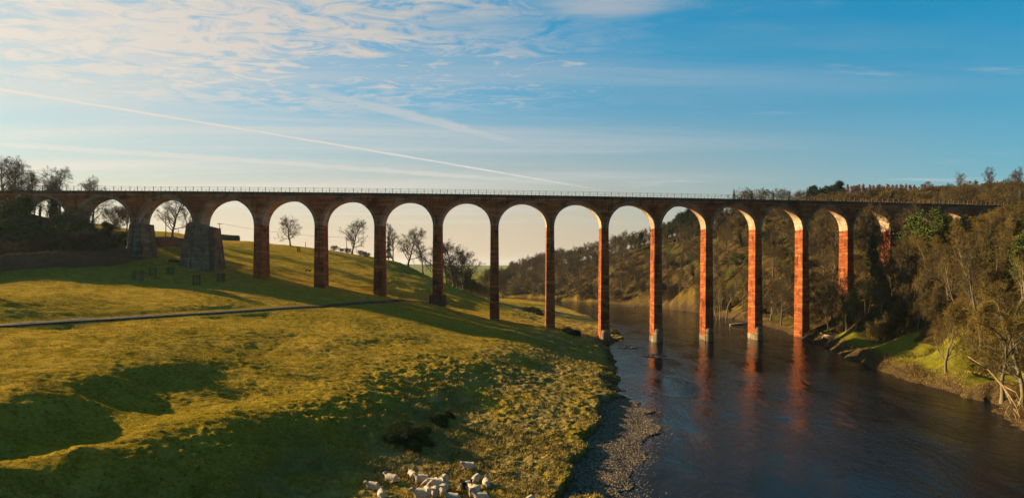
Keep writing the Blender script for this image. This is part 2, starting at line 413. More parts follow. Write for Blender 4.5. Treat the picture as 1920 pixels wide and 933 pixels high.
def ground(x, y, rough=True):
    """height of the land at (x, y) and the masks used for colour"""
    x = np.asarray(x, float); y = np.asarray(y, float)
    z = rbf(x, y)
    r = np.hypot(x, y); far = sstep(r, 750, 1500)
    zf = 9 + 7 * fbm(x / 900, y / 900, 3, 5) + 26 * sstep(r, 1800, 3200) * (0.6 + 0.4 * vnoise(x / 900, y / 1500, 9))
    z = z * (1 - far) + zf * far
    wob = sstep(r, 420, 300) * (1.0 if rough else 0.0); xw = x + wob * (1.0 * fbm(x / 3.2, y / 3.2, 3, 201)); yw = y + wob * (1.3 * fbm(x / 3.2 + 40, y / 3.2, 3, 202))
    din = inside(xw, yw, RIVER); dr = seg_dist(xw, yw, RIVER + RIVER[:1])
    dr = np.where((np.abs(x) < 900) & (y < 900), dr, 900.0)
    gin = inside(xw, yw, GRAVEL)
    dt = seg_dist(x, y, TRK2)
    wood = inside(x, y, WOOD)
    if rough:
        near = 1 - sstep(dt, 1.5, 4.0) * 1.0
        q = 1 - near
        fl = sstep(z, 6.5, 3.5) * (1 - wood)                      # rough flood meadow under the terrace
        edge = 0.35 + 0.65 * fl
        amp = (0.075 + 0.15 * fl) * q
        bankz = sstep(z, 2.8, 4.0) * sstep(z, 7.2, 6.2) * (1 - wood) * (y < 110)
        amp = amp + 0.14 * bankz * q
        t1 = fbm(x / 0.95, y / 0.8, 3, 3, 0.65); t2 = np.abs(fbm(x / 3.4 + 0.2 * t1, y / 3.0, 2, 21)); t3 = fbm(x / 14, y / 14, 3, 7)
        z = z + q * (0.30 * t3 * (1 - 0.3 * fl) + 0.32 * wood * fbm(x / 4, y / 4, 4, 77)) + amp * (0.7 * t1 + 0.9 * (t2 - 0.3)) * (1 - sstep(r, 220, 500))
        z = z + q * 0.55 * sstep(z, 7, 9) * (1 - sstep(z, 12, 14)) * fbm(x / 21 + 3, y / 13, 2, 41) * (1 - wood)
    z = np.maximum(z, 0.42 + 0.03 * np.minimum(dr, 20))
    # the river cut: short earth bank, shingle where the bar is
    bw = np.where(gin, 14.0, 2.6)
    bank = sstep(dr + 0.5 * fbm(x / 3, y / 3, 2, 8), -0.6, 1.0) if False else np.clip(dr / bw, 0, 1) ** 0.7
    zb = z * bank + 0.02
    zb = np.where(gin, np.minimum(0.05 + 0.055 * dr + 0.10 * fbm(x / 2.5, y / 2.5, 2, 12), 0.75), zb)
    zb = np.where(din, -np.minimum(0.25 * dr, 1.4) - 0.02, zb)
    return zb, dict(wood=wood & ~din, gravel=gin & ~din, dr=dr, river=din, dt=dt, z=z)


def gz(x, y): return float(ground(np.array([x]), np.array([y]))[0][0])


def land(px, py, Z0=30, Z1=900):
    """where the sight line through a photo pixel meets the land"""
    Z = np.geomspace(Z0, Z1, 1500); X = (px - CX) / F * Z; ray = HC - (py - YH) / F * Z
    h = ground(X, Z)[0]; k = np.argmax(h >= ray)
    return (float(X[k]), float(Z[k]), float(h[k]))


def build_ground():
    a0 = np.concatenate((np.linspace(-41, 41, 700), np.linspace(45, 315, 70)))
    ang = np.radians(a0); na = len(ang)
    rad = np.concatenate((np.geomspace(2, 36, 24), np.geomspace(36.1, 320, 780), np.geomspace(325, 9000, 150)))
    A, Rr = np.meshgrid(ang, rad); x = Rr * np.sin(A); y = Rr * np.cos(A)
    z, m = ground(x, y); nr = len(rad)
    V = np.stack((x, y, z), -1).reshape(-1, 3)
    i = np.arange(nr - 1)[:, None] * na + np.arange(na)[None, :]; j = np.arange(nr - 1)[:, None] * na + (np.arange(na)[None, :] + 1) % na
    Q = np.stack((i, i + na, j + na, j), -1).reshape(-1, 4)
    V = np.concatenate((V, [[0, 0, gz(0, 0)]])); c = len(V) - 1
    T = np.stack((np.arange(na), (np.arange(na) + 1) % na, np.full(na, c)), -1)
    me = mesh_np('ground', V, [Q, T], None, True)
    # masks: r woodland floor, g shingle and mud, b straw-coloured flood meadow, a sown green field
    zr = m['z'] 
    straw = sstep(zr, 6.8, 3.6) * (1 - m['wood']) * sstep(np.hypot(x, y), 400, 260)
    field = sstep(y, 330, 352) * (x < -20) * 1.0
    field = np.maximum(field, sstep(y, 440, 520) * (x < 20) * 1.0)
    field = np.maximum(field, ((x > 190) & (y > 395)) * 1.0)
    bankm = np.clip((1 - m['dr'] / np.where(x > 45, 5.5, 2.6)) * 1.6, 0, 1) * (~m['river']) * 0.95
    wood = m['wood'] * sstep(m['dr'] + 1.5 * fbm(x / 5, y / 5, 2, 55), 2.0, 5.0)
    wood = np.maximum(wood, ((x < -96) & (y > 146) & (y < 205)) * sstep(z.reshape(x.shape), 20, 22.5))
    ledge = (m['dr'] < 6.0 + 8.0 * sstep(y, 175, 145) * sstep(y, 108, 118) + 3 * fbm(x / 9, y / 9, 2, 31)) & (y < 200) & (x > 50) & m['wood']
    wood = np.where(ledge, 0.0, wood); field = np.maximum(field, ledge * sstep(m['dr'], 2.0, 4.0) * 0.75)
    col = np.stack((wood, np.maximum(m['gravel'] * 1.0, np.maximum(bankm, m['river'] * 1.0)), straw, field), -1).reshape(-1, 4)
    col = np.concatenate((col, [[0, 0, 0, 0]])).astype(np.float32)
    at = me.attributes.new('zone', 'FLOAT_COLOR', 'POINT'); at.data.foreach_set('color', col.ravel())
    m_, h, b = mat_new('meadow')
    po = h.node('ShaderNodeNewGeometry').outputs['Position']
    za = h.node('ShaderNodeAttribute', attribute_name='zone')
    zr_, zg_, zb_ = h.node('ShaderNodeSeparateColor', i_0=za.outputs['Color']).outputs[:3]; za_ = za.outputs['Alpha']
    n1 = h.noise(po, 0.045, 5, 0.6); n2 = h.noise(po, 0.40, 7, 0.7, 0.6); n3 = h.noise(po, 3.2, 4, 0.7)
    gr = h.mix(h.ss(n2, 0.32, 0.68), (0.20, 0.118, 0.006, 1), (0.36, 0.225, 0.032, 1))
    gr = h.mix(h.math('MULTIPLY', h.ss(n1, 0.42, 0.64), 0.55), gr, (0.20, 0.135, 0.007, 1))
    gr = h.mix(h.math('MULTIPLY', h.ss(n3, 0.54, 0.72), 0.8), gr, (0.40, 0.28, 0.07, 1))
    gr = h.mix(h.ss(n3, 0.50, 0.28), gr, (0.045, 0.032, 0.004, 1))
    st = h.mix(h.ss(n2, 0.35, 0.66), (0.13, 0.085, 0.018, 1), (0.30, 0.20, 0.062, 1))
    st = h.mix(h.math('MULTIPLY', h.ss(n1, 0.5, 0.62), 0.5), st, (0.10, 0.095, 0.014, 1))
    gr = h.mix(h.math('MULTIPLY', zb_, h.ss(h.noise(po, 0.16, 4), 0.36, 0.56)), gr, st)
    gr = h.mix(za_, gr, (0.115, 0.115, 0.010, 1))
    wd = h.mix(h.ss(n2, 0.35, 0.65), (0.022, 0.014, 0.005, 1), (0.08, 0.05, 0.016, 1))
    wd = h.mix(h.math('MULTIPLY', h.ss(n1, 0.52, 0.62), 0.5), wd, (0.05, 0.055, 0.010, 1))
    gr = h.mix(zr_, gr, wd)
    mud = h.mix(h.ss(n3, 0.35, 0.65), (0.022, 0.014, 0.007, 1), (0.09, 0.055, 0.026, 1))
    gr = h.mix(zg_, gr, mud)
    h.put(b.inputs['Base Color'], gr)
    hgt = h.math('ADD', h.math('MULTIPLY', n3, 0.5), h.math('ADD', h.noise(po, 9, 3), h.math('MULTIPLY', n2, 0.8)))
    bp = h.node('ShaderNodeBump', i_Strength=0.9, i_Distance=0.22, i_Height=hgt); h.put(b.inputs['Normal'], bp.outputs[0])
    b.inputs['Specular IOR Level'].default_value = 0.0
    me.materials.append(m_)
    return tag(link('ground', me), kind='structure')


build_ground()

# ---- the river
def build_water():
    m, h, b = mat_new('river_water')
    po = h.node('ShaderNodeNewGeometry').outputs['Position']
    a = h.noise(h.mapping(po, rot=(0, 0, R(15)), scale=(1.0, 0.55, 1)), 1.1, 5, 0.62, 0.3); c = h.noise(h.mapping(po, rot=(0, 0, R(20)), scale=(1.0, 0.35, 1)), 0.13, 4, 0.6, 0.8)
    d = h.noise(po, 4.5, 3, 0.6)
    hgt = h.math('ADD', h.math('MULTIPLY', a, h.math('MULTIPLY', h.ss(c, 0.30, 0.66), 2.2)), h.math('MULTIPLY', d, 0.12))
    bp = h.node('ShaderNodeBump', i_Strength=0.34, i_Distance=0.20, i_Height=hgt); h.put(b.inputs['Normal'], bp.outputs[0])
    b.inputs['Base Color'].default_value = (0.006, 0.006, 0.006, 1); b.inputs['Roughness'].default_value = 0.08
    b.inputs['IOR'].default_value = 1.33; b.inputs['Specular IOR Level'].default_value = 0.10
    mb = MB(); mb.quad((-420, -250, 0), (330, -250, 0), (330, 720, 0), (-420, 720, 0))
    tag(mb.build('river_water', m), kind='structure')


build_water()


# ---- farm track: a stony ribbon with a grass crown
def build_track():
    pts = np.array(TRACK); s = np.concatenate(([0], np.cumsum(np.hypot(*np.diff(pts[:, :2], axis=0).T)))); t = np.arange(0, s[-1], 1.0)
    x = np.interp(t, s, pts[:, 0]); y = np.interp(t, s, pts[:, 1])
    k = np.ones(15) / 15; xs = np.convolve(np.pad(x, 7, 'edge'), k, 'valid'); ys = np.convolve(np.pad(y, 7, 'edge'), k, 'valid')
    tx, ty = np.gradient(xs), np.gradient(ys); l = np.hypot(tx, ty); tx /= l; ty /= l
    offs = np.array([-1.15, -0.95, -0.4, 0, 0.4, 0.95, 1.15]); up = np.array([-0.25, 0.05, 0.02, 0.09, 0.02, 0.05, -0.25]); V = []
    zc = ground(xs, ys)[0]; zc = np.convolve(np.pad(zc, 4, 'edge'), np.ones(9) / 9, 'valid')
    for o, u in zip(offs, up):
        X = xs - ty * o; Y = ys + tx * o; V.append(np.stack((X, Y, np.maximum(zc, ground(X, Y)[0]) + 0.04 + u), -1))
    V = np.stack(V, 1); n, w = V.shape[:2]; i = np.arange(n - 1)[:, None] * w + np.arange(w - 1)[None]
    me = mesh_np('track', V.reshape(-1, 3), np.stack((i, i + 1, i + w + 1, i + w), -1).reshape(-1, 4), plain('track_stone', (0.042, 0.030, 0.019), 0.95, 0.6, 1.2, 0.5), True)
    tag(link('track', me), kind='structure')


build_track()


# ------------------------------------------------------------------ the viaduct
def brick_mat(name, c_lo, c_mid, c_hi, lime=0.25, bw=0.62, bh=0.22, moss=0.0):
    m, h, b = mat_new(name)
    po = h.node('ShaderNodeNewGeometry').outputs['Position']; x, y, z = h.sep(po)
    uv = h.comb(h.math('ADD', x, y), z, 0.0)
    br = h.node('ShaderNodeTexBrick', i_Vector=uv, i_Scale=1.0, i_Color1=(*c_lo, 1), i_Color2=(*c_mid, 1), i_Mortar=tuple(c * 0.75 for c in c_mid) + (1,))
    br.inputs['Mortar Size'].default_value = 0.02; br.inputs['Brick Width'].default_value = bw; br.inputs['Row Height'].default_value = bh
    br.inputs['Bias'].default_value = 0.1
    band = h.noise(h.mapping(po, scale=(0.12, 0.12, 1.7)), 1.0, 5, 0.65)
    blot = h.noise(po, 0.33, 5, 0.65, 0.5); fine = h.noise(h.mapping(po, scale=(1, 1, 2.2)), 2.2, 3, 0.6)
    col = h.mix(h.ss(band, 0.48, 0.66), br.outputs[0], (*c_hi, 1))
    col = h.mix(h.math('MULTIPLY', h.ss(blot, 0.48, 0.66), 0.85), col, tuple(c * 0.38 for c in c_lo) + (1,))
    drip = h.noise(h.mapping(po, scale=(1.5, 1.5, 0.06)), 1.0, 4, 0.6)
    col = h.mix(h.math('MULTIPLY', h.ss(drip, 0.54, 0.68), 0.65), col, tuple(c * 0.3 for c in c_lo) + (1,))
    col = h.mix(h.math('MULTIPLY', h.ss(fine, 0.66, 0.74), lime), col, (0.55, 0.45, 0.36, 1))
    soot = h.noise(po, 0.085, 3, 0.6)
    col = h.mix(h.math('MULTIPLY', h.ss(soot, 0.45, 0.7), 0.45), col, tuple(c * 0.45 for c in c_lo) + (1,))
    if moss: col = h.mix(h.math('MULTIPLY', h.ss(h.noise(po, 0.8, 5, 0.7), 0.45, 0.6), moss), col, (0.05, 0.05, 0.018, 1))
    h.put(b.inputs['Base Color'], col)
    bp = h.node('ShaderNodeBump', i_Strength=0.6, i_Distance=0.05, i_Height=h.math('ADD', br.outputs['Fac'], h.math('MULTIPLY', fine, -1.2))); bp.invert = True
    h.put(b.inputs['Normal'], bp.outputs[0])
    return m


M_BRICK = brick_mat('red_brick', (0.15, 0.034, 0.010), (0.28, 0.070, 0.016), (0.40, 0.135, 0.045))
M_RING = brick_mat('ring_stone', (0.18, 0.10, 0.058), (0.26, 0.15, 0.085), (0.32, 0.20, 0.12), 0.5, 0.35, 0.3)
M_SOFF = brick_mat('limed_brick', (0.40, 0.24, 0.14), (0.50, 0.34, 0.21), (0.58, 0.43, 0.30), 0.5, 0.6, 0.2)
M_COPE = brick_mat('coping_stone', (0.06, 0.04, 0.028), (0.10, 0.068, 0.045), (0.13, 0.09, 0.06), 0.2, 1.2, 0.4, 0.5)
M_PLINTH = brick_mat('plinth_stone', (0.13, 0.085, 0.05), (0.22, 0.15, 0.085), (0.29, 0.21, 0.12), 0.4, 0.9, 0.4, 0.35)
M_OLD = brick_mat('weathered_masonry', (0.13, 0.07, 0.042), (0.22, 0.125, 0.075), (0.28, 0.18, 0.11), 0.55, 0.9, 0.35, 0.3)
M_IRON = plain('dark_iron', (0.05, 0.04, 0.035), 0.7)
M_RUST = plain('rail_iron', (0.16, 0.09, 0.055), 0.7)
DEP, PW = 5.1, 2.0          # depth of the piers under the arch and their width along the line
NB = 19


def build_viaduct():
    mid = vline(9.5); root = thing('viaduct', 'long nineteen-arch red brick railway viaduct striding over the river on tall piers', 'viaduct', (mid[0], mid[1] + DEP / 2, 0))
    o = Vector(root.location)
    pts = [Vector((vline(n)[0], vline(n)[1], 0)) for n in range(NB + 1)]; tops = [vline(n)[2] for n in range(NB + 1)]; spr = [vline(n)[3] for n in range(NB + 1)]
    J = Vector((0, 1, 0))
    def loc(mb): mb.v = [tuple(Vector(v) - o) for v in mb.v]; return mb
    PAR = 0.66
    wall = MB()
    for k in range(NB):
        a, b = pts[k], pts[k + 1]; L = (b - a).length; t = (b - a) / L; rad = (L - PW) / 2; ns = 28
        def at(u, z, dpt=0.0): p = a + t * u + J * dpt; return (p.x, p.y, z)
        def sp(u): return spr[k] + (spr[k + 1] - spr[k]) * u / L
        def tp(u): return tops[k] + (tops[k + 1] - tops[k]) * u / L - PAR
        th = [math.pi * (1 - i / ns) for i in range(ns + 1)]
        us = [L / 2 + rad * math.cos(q) for q in th]; zs = [sp(u) + rad * math.sin(q) * 0.985 for u, q in zip(us, th)]
        U = [0.0] + us + [L]
        for i in range(len(U) - 1):
            lo0 = spr[k] if i == 0 else zs[i - 1]; lo1 = spr[k + 1] if i == len(U) - 2 else zs[i]
            if i == 0: lo0, lo1 = sp(0), zs[0]
            if i == len(U) - 2: lo0, lo1 = zs[-1], sp(L)
            wall.quad(at(U[i], lo0), at(U[i + 1], lo1), at(U[i + 1], tp(U[i + 1])), at(U[i], tp(U[i])))
            wall.quad(at(U[i + 1], lo1, DEP), at(U[i], lo0, DEP), at(U[i], tp(U[i]), DEP), at(U[i + 1], tp(U[i + 1]), DEP))
        so = MB()
        for i in range(ns): so.quad(at(us[i], zs[i]), at(us[i], zs[i], DEP), at(us[i + 1], zs[i + 1], DEP), at(us[i + 1], zs[i + 1]))
        loc(so).build('arch_soffit', M_SOFF, root, True)
        for d0, d1 in ((-0.09, 0.03), (DEP - 0.03, DEP + 0.09)):
            rg = MB(); rt = 0.74
            ui = [L / 2 + (rad - 0.012) * math.cos(q) for q in th]; zi = [sp(u) + (rad - 0.012) * math.sin(q) * 0.985 for u, q in zip(us, th)]
            uo = [L / 2 + (rad + rt) * math.cos(q) for q in th]; zo = [sp(u) + (rad * 0.985 + rt) * math.sin(q) for u, q in zip(us, th)]
            for i in range(ns):
                A = [at(ui[i], zi[i], d0), at(ui[i + 1], zi[i + 1], d0), at(uo[i + 1], zo[i + 1], d0), at(uo[i], zo[i], d0)]
                B = [at(ui[i], zi[i], d1), at(ui[i + 1], zi[i + 1], d1), at(uo[i + 1], zo[i + 1], d1), at(uo[i], zo[i], d1)]
                rg.quad(*A); rg.quad(B[3], B[2], B[1], B[0]); rg.quad(A[1], A[0], B[0], B[1]); rg.quad(A[3], A[2], B[2], B[3])
            loc(rg).build('arch_ring', M_RING, root)
    # abutments at both ends belong to the wall
    for k, sg in ((0, -1), (NB, 1)):
        p = pts[k]; t = (pts[1] - pts[0]).normalized() if k == 0 else (pts[NB] - pts[NB - 1]).normalized()
        c0 = p + t * (sg * 0.01); c1 = p + t * (sg * 26)
        q = [c0, c1, c1 + J * DEP, c0 + J * DEP]
        if sg < 0: q = [c1, c0, c0 + J * DEP, c1 + J * DEP]
        wall.prism([(v.x, v.y, spr[k] - 14) for v in q], [(v.x, v.y, tops[k] - PAR - 0.004) for v in q])
    loc(wall).build('spandrel_wall', M_BRICK, root)
    # coping and deck
    ln = np.arange(-1.6, 20.7, 0.5); lp = [vline(n) for n in ln]
    cpg = MB(); bk = MB(); dk = MB(); stc = MB()
    for (x0, y0, z0, _), (x1, y1, z1, _) in zip(lp[:-1], lp[1:]):
        for m_, d0, d1, h0, h1 in ((cpg, -0.16, 0.45, PAR, 0.0), (bk, DEP - 0.45, DEP + 0.16, PAR, 0.0), (stc, -0.07, 0.02, PAR + 0.42, PAR + 0.26)):
            A = [(x0, y0 + d0), (x1, y1 + d0), (x1, y1 + d1), (x0, y0 + d1)]; zz_ = (z0, z1, z1, z0)
            m_.quad(*[(p[0], p[1], z - h1) for p, z in zip(A, zz_)]); m_.quad(*[(p[0], p[1], z - h0) for p, z in reversed(list(zip(A, zz_)))])
            m_.quad((*A[0], z0 - h0), (*A[1], z1 - h0), (*A[1], z1 - h1), (*A[0], z0 - h1)); m_.quad((*A[2], z1 - h0), (*A[3], z0 - h0), (*A[3], z0 - h1), (*A[2], z1 - h1))
        dk.quad((x0, y0 + 0.44, z0 - 0.3), (x1, y1 + 0.44, z1 - 0.3), (x1, y1 + DEP - 0.44, z1 - 0.3), (x0, y0 + DEP - 0.44, z0 - 0.3))
    loc(cpg).build('coping', M_COPE, root); loc(bk).build('coping', M_COPE, root); loc(stc).build('string_course', M_RING, root)
    loc(dk).build('deck', plain('deck_gravel', (0.16, 0.13, 0.10)), root)
    # handrail with its posts
    rl = MB()
    for zz_ in (1.12, 0.78, 0.42):
        pr = [(x, y + 0.15, z + zz_) for x, y, z, _ in lp]; rl.tube(pr, 0.022 if zz_ < 1 else 0.03, 4)
    rail = loc(rl).build('railing', M_RUST, root)
    pb = MB(); pb.box((0, 0, 0.58), (0.05, 0.05, 0.6)); pm = pb.mesh('post', M_RUST)
    sb = MB(); sb.box((0, 0, 0.2), (0.06, 0.06, 0.22)); sm_ = sb.mesh('stub_post', M_RUST)
    s = 0; ext = []; prev = None
    for n in np.arange(-0.6, 19.8, 0.02):
        v = vline(n)
        if prev is not None: s += math.hypot(v[0] - prev[0], v[1] - prev[1])
        if prev is None or s > 1.98 * len(ext): ext.append(v)
        prev = v
    vis = [v for v in ext if v[0] > -123]
    rest = MB()
    for i, v in enumerate(vis):
        if i % 3 == 2 and i > len(vis) - 140 and len(vis) > 100 and i > 100: rest.box((v[0], v[1] + 0.15, v[2] + 0.58), (0.05, 0.05, 0.6)); continue
        if i >= 100: rest.box((v[0], v[1] + 0.15, v[2] + 0.58), (0.05, 0.05, 0.6)); continue
        link('post', pm, rail, Vector((v[0], v[1] + 0.15, v[2])) - o)
    for v in vis[:-1]: rest.box((v[0] + 1.0, v[1] + 0.32, v[2] + 0.2), (0.05, 0.05, 0.22))
    tag(loc(rest).build('post', M_RUST, rail), kind='stuff')
    # piers
    for k in range(1, NB):
        p = pts[k]; t = (pts[min(k + 1, NB)] - pts[k - 1]).normalized(); zt = spr[k]; gzs = [gz(p.x + dx_, p.y + dy_) for dx_ in (-1, 1) for dy_ in (0, 5)]
        zg = min(gzs) - 0.8; H = zt - zg; rings = []
        for f in (0, 0.25, 0.5, 0.75, 1):
            w = PW / 2 + (1 - f) * H * 0.0085; d = (1 - f) * H * 0.010; z = zg + f * H
            q = [p - t * w - J * d, p + t * w - J * d, p + t * w + J * (DEP + d), p - t * w + J * (DEP + d)]
            rings.append([(v.x, v.y, z - (0.003 if f == 1 else 0)) for v in q])
        mb = MB(); mb.loft(rings)
        pier = loc(mb).build('pier', M_BRICK, root)
        if k in (10, 11, 12, 13):
            cw_ = MB(); rr = []; hh = 3.5; w = PW / 2 + H * 0.0085 * 0.9
            for z, sc in ((zg, 1.06), (1.0, 1.03), (2.4, 1.0), (2.9, 0.93), (3.3, 0.72), (3.55, 0.38), (3.62, 0.06)):
                ring = []
                for i in range(13):
                    q = math.pi * i / 12; ring.append(p + t * (-math.cos(q) * w * 0.92 * (0.55 + 0.45 * sc)) - J * (H * 0.009 + math.sin(q) * 1.25 * sc))
                rr.append([(v.x, v.y, z) for v in ring])
            cw_.loft([list(r) for r in rr])
            c = loc(cw_).build('cutwater', M_PLINTH, pier, True)
            bs = MB(); w2 = PW / 2 + H * 0.0085 + 0.05; d2 = H * 0.010 + 0.05
            q = [p - t * w2 - J * d2, p + t * w2 - J * d2, p + t * w2 + J * (DEP + d2), p - t * w2 + J * (DEP + d2)]
            q2 = [p - t * (w2 - .03) - J * (d2 - .03), p + t * (w2 - .03) - J * (d2 - .03), p + t * (w2 - .03) + J * (DEP + d2 - .03), p - t * (w2 - .03) + J * (DEP + d2 - .03)]
            bs.prism([(v.x, v.y, zg) for v in q], [(v.x, v.y, 1.5) for v in q2])
            loc(bs).build('plinth', M_PLINTH, pier)
        if k == 2:
            # battered casing with iron-dark ledges
            zt2 = zt + 0.15; cas = MB()
            top = [p + t * -1.9 + J * 1.0, p + t * 0.15 - J * 1.1, p + t * 1.9 - J * 0.7, p + t * 1.9 + J * (DEP + .5), p + t * -1.9 + J * (DEP + .5)]
            bot = [p + t * -3.0 + J * 0.8, p + t * 0.1 - J * 2.0, p + t * 2.6 - J * 1.5, p + t * 2.6 + J * (DEP + 1.3), p + t * -3.0 + J * (DEP + 1.3)]
            cas.prism([(v.x, v.y, zg) for v in bot], [(v.x, v.y, zt2) for v in top])
            c = loc(cas).build('buttress', M_OLD, pier)
            for i in range(7):
                f = 0.12 + i * 0.135; z = zg + (zt2 - zg) * f; B = bot[1].lerp(top[1], f); C = bot[2].lerp(top[2], f)
                lg = MB(); n_ = -J * 0.12
                q = [B + n_, C + n_, C + J * 0.3, B + J * 0.3]; lg.prism([(v.x, v.y, z - 0.09) for v in q], [(v.x, v.y, z + 0.09) for v in q])
                loc(lg).build('ledge', M_COPE, c)
            st_ = MB(); B0, B1 = bot[1], top[1]; n_ = -J * 0.12
            st_.prism([(v.x, v.y, zg) for v in (B0 + n_ - t * .12, B0 + n_ + t * .2, B0 + t * .2 + J * .4, B0 - t * .12 + J * .4)], [(v.x, v.y, zt2 - .02) for v in (B1 + n_ - t * .12, B1 + n_ + t * .2, B1 + t * .2 + J * .4, B1 - t * .12 + J * .4)])
            loc(st_).build('ledge', M_COPE, c)
        if k == 3:
            zt2 = zt + 0.25; cas = MB()
            top = [p + t * -2.4 - J * 0.2, p + t * -0.2 - J * 1.3, p + t * 3.6 - J * 0.3, p + t * 3.6 + J * (DEP + .5), p + t * -2.4 + J * (DEP + .5)]
            bot = [p + t * -4.3 - J * 0.8, p + t * -0.4 - J * 3.3, p + t * 4.6 - J * 2.2, p + t * 4.6 + J * (DEP + 1.6), p + t * -4.3 + J * (DEP + 1.6)]
            cas.prism([(v.x, v.y, zg) for v in bot], [(v.x, v.y, zt2 + dzz) for v, dzz in zip(top, (0, 0.35, -1.0, -1.0, 0))])
            c = loc(cas).build('buttress', M_OLD, pier)
            for e0, e1, wd_ in ((1, 1, 0.28), (2, 2, 0.5)):
                st_ = MB(); B0, B1 = bot[e0], top[e1]; n_ = -J * 0.2; z1 = zt2 + (0.3 if e0 == 1 else -1.02)
                st_.prism([(v.x, v.y, zg) for v in (B0 + n_ - t * wd_, B0 + n_ + t * wd_, B0 + t * wd_ + J * .8, B0 - t * wd_ + J * .8)], [(v.x, v.y, z1) for v in (B1 + n_ - t * wd_, B1 + n_ + t * wd_, B1 + t * wd_ + J * .8, B1 - t * wd_ + J * .8)])
                loc(st_).build('quoin', M_COPE if e0 == 2 else M_OLD, c)
    return root


build_viaduct()
#@@VEGETATION
# ------------------------------------------------------------------ plants
def leaf_mat(name, c0, c1, rough=0.8, trans=0.0, var=0.5):
    m, h, b = mat_new(name)
    oi = h.node('ShaderNodeObjectInfo').outputs['Random']; po = h.node('ShaderNodeNewGeometry').outputs['Position']
    n = h.noise(po, 0.9, 3, 0.6)
    f = h.math('ADD', h.math('MULTIPLY', oi, var), h.math('MULTIPLY', h.ss(n, 0.3, 0.7), 1 - var))
    h.put(b.inputs['Base Color'], h.mix(f, (*c0, 1), (*c1, 1))); b.inputs['Roughness'].default_value = rough
    return m


M_BARK = leaf_mat('grey_bark', (0.055, 0.040, 0.025), (0.13, 0.10, 0.065))
M_BARKL = leaf_mat('pale_bark', (0.11, 0.082, 0.045), (0.19, 0.145, 0.085))
M_PALEB = leaf_mat('silver_bark', (0.13, 0.10, 0.06), (0.23, 0.175, 0.10))
M_TWIG = leaf_mat('brown_twigs', (0.042, 0.026, 0.010), (0.115, 0.072, 0.023))
M_TWIGY = leaf_mat('golden_twigs', (0.075, 0.050, 0.012), (0.20, 0.13, 0.027))
M_TWIGR = leaf_mat('russet_twigs', (0.14, 0.070, 0.038), (0.22, 0.12, 0.065))
M_IVY = leaf_mat('ivy_leaves', (0.018, 0.026, 0.006), (0.05, 0.065, 0.012))
M_NEED = leaf_mat('dark_needles', (0.012, 0.022, 0.008), (0.03, 0.045, 0.014))
M_LEAF = leaf_mat('evergreen_leaves', (0.030, 0.042, 0.008), (0.085, 0.095, 0.016))
M_BRACK = leaf_mat('dead_bracken', (0.03, 0.017, 0.006), (0.11, 0.064, 0.016))
M_HEDGE = leaf_mat('hedge_twigs', (0.12, 0.055, 0.030), (0.21, 0.10, 0.055))
M_HEDGEG = leaf_mat('hedge_leaves', (0.035, 0.04, 0.015), (0.07, 0.075, 0.025))


def unit(v): return v / (np.linalg.norm(v) + 1e-9)


def perp(d, rng):
    a = np.cross(d, rng.normal(size=3)); return unit(a)


def grow(seed, H, r0, clear=0.25, spread=1.0, n1=11, n2=7, n3=6, l1=0.5, up=0.25, lean=(0, 0), wig=0.12, ang=(0.7, 1.1), stems=1, shape='round', crook=0.0):
    """branch skeleton: list of (points, radii, level)"""
    rng = np.random.default_rng(seed); out = []
    def branch(p, d, L, r, lev, rend=0.25):
        n = (9, 6, 4, 3)[lev]; pts = [p]; step = L / n
        for i in range(n):
            d = unit(d + rng.normal(size=3) * wig * (1 + 0.5 * lev) * (1 + crook) + np.array((0, 0, up * (0.35 if lev else 0.1))))
            pts.append(pts[-1] + d * step)
        pts = np.array(pts); rad = r * (1 - (1 - rend) * np.linspace(0, 1, n + 1) ** 0.9); out.append((pts, rad, lev))
        if lev == 3: return
        k = (n1, n2, n3)[lev]; az = rng.uniform(0, 6.28)
        for j in range(k):
            t = (clear + (1 - clear) * (j + rng.uniform(0.1, 0.9)) / k) if lev == 0 else (0.22 + 0.78 * (j + rng.uniform(0, 1)) / k)
            t = min(t, 0.99); q = t * n; i0 = min(int(q), n - 1); f = q - i0
            pp = pts[i0] * (1 - f) + pts[i0 + 1] * f; dd = unit(pts[i0 + 1] - pts[i0]); az += 2.4 + rng.uniform(-0.5, 0.5)
            a = perp(dd, rng); bvec = np.cross(dd, a); side = a * math.cos(az) + bvec * math.sin(az)
            th = rng.uniform(*ang) * (1.0 if lev else (1.15 - 0.55 * t)) * (spread if lev == 0 else 1.0)
            nd = unit(dd * math.cos(th) + side * math.sin(th))
            if lev == 0:
                if shape == 'round': ll = H * l1 * (1.0 - 0.62 * max(0, (t - 0.45) / 0.55) ** 1.3) * (0.75 + 0.25 * min(1, (t - clear + 0.1) / 0.25))
                elif shape == 'cone': ll = H * l1 * (1.06 - t)
                else: ll = H * l1 * (0.75 + 0.25 * (1 - t))
            else: ll = L * rng.uniform(0.36, 0.55) * (1.05 - 0.45 * t)
            rr = np.interp(t, np.linspace(0, 1, n + 1), rad) * (0.58 if lev == 0 else 0.6)
            branch(pp, nd, ll * rng.uniform(0.8, 1.15), rr, lev + 1)
    for s in range(stems):
        a = 6.28 * s / stems + rng.uniform(0, 1); o = 0 if stems == 1 else 0.12 * H * 0.25
        d = unit(np.array((lean[0] + (0.28 * math.cos(a) * spread if stems > 1 else 0), lean[1] + (0.28 * math.sin(a) * spread if stems > 1 else 0), 1.0)))
        branch(np.array((o * math.cos(a) * 0.6, o * math.sin(a) * 0.6, -0.3)), d, H * rng.uniform(0.82, 1.0) * (0.93 if stems == 1 else 0.8), r0 * (1 if stems == 1 else 0.7), 0)
    return out


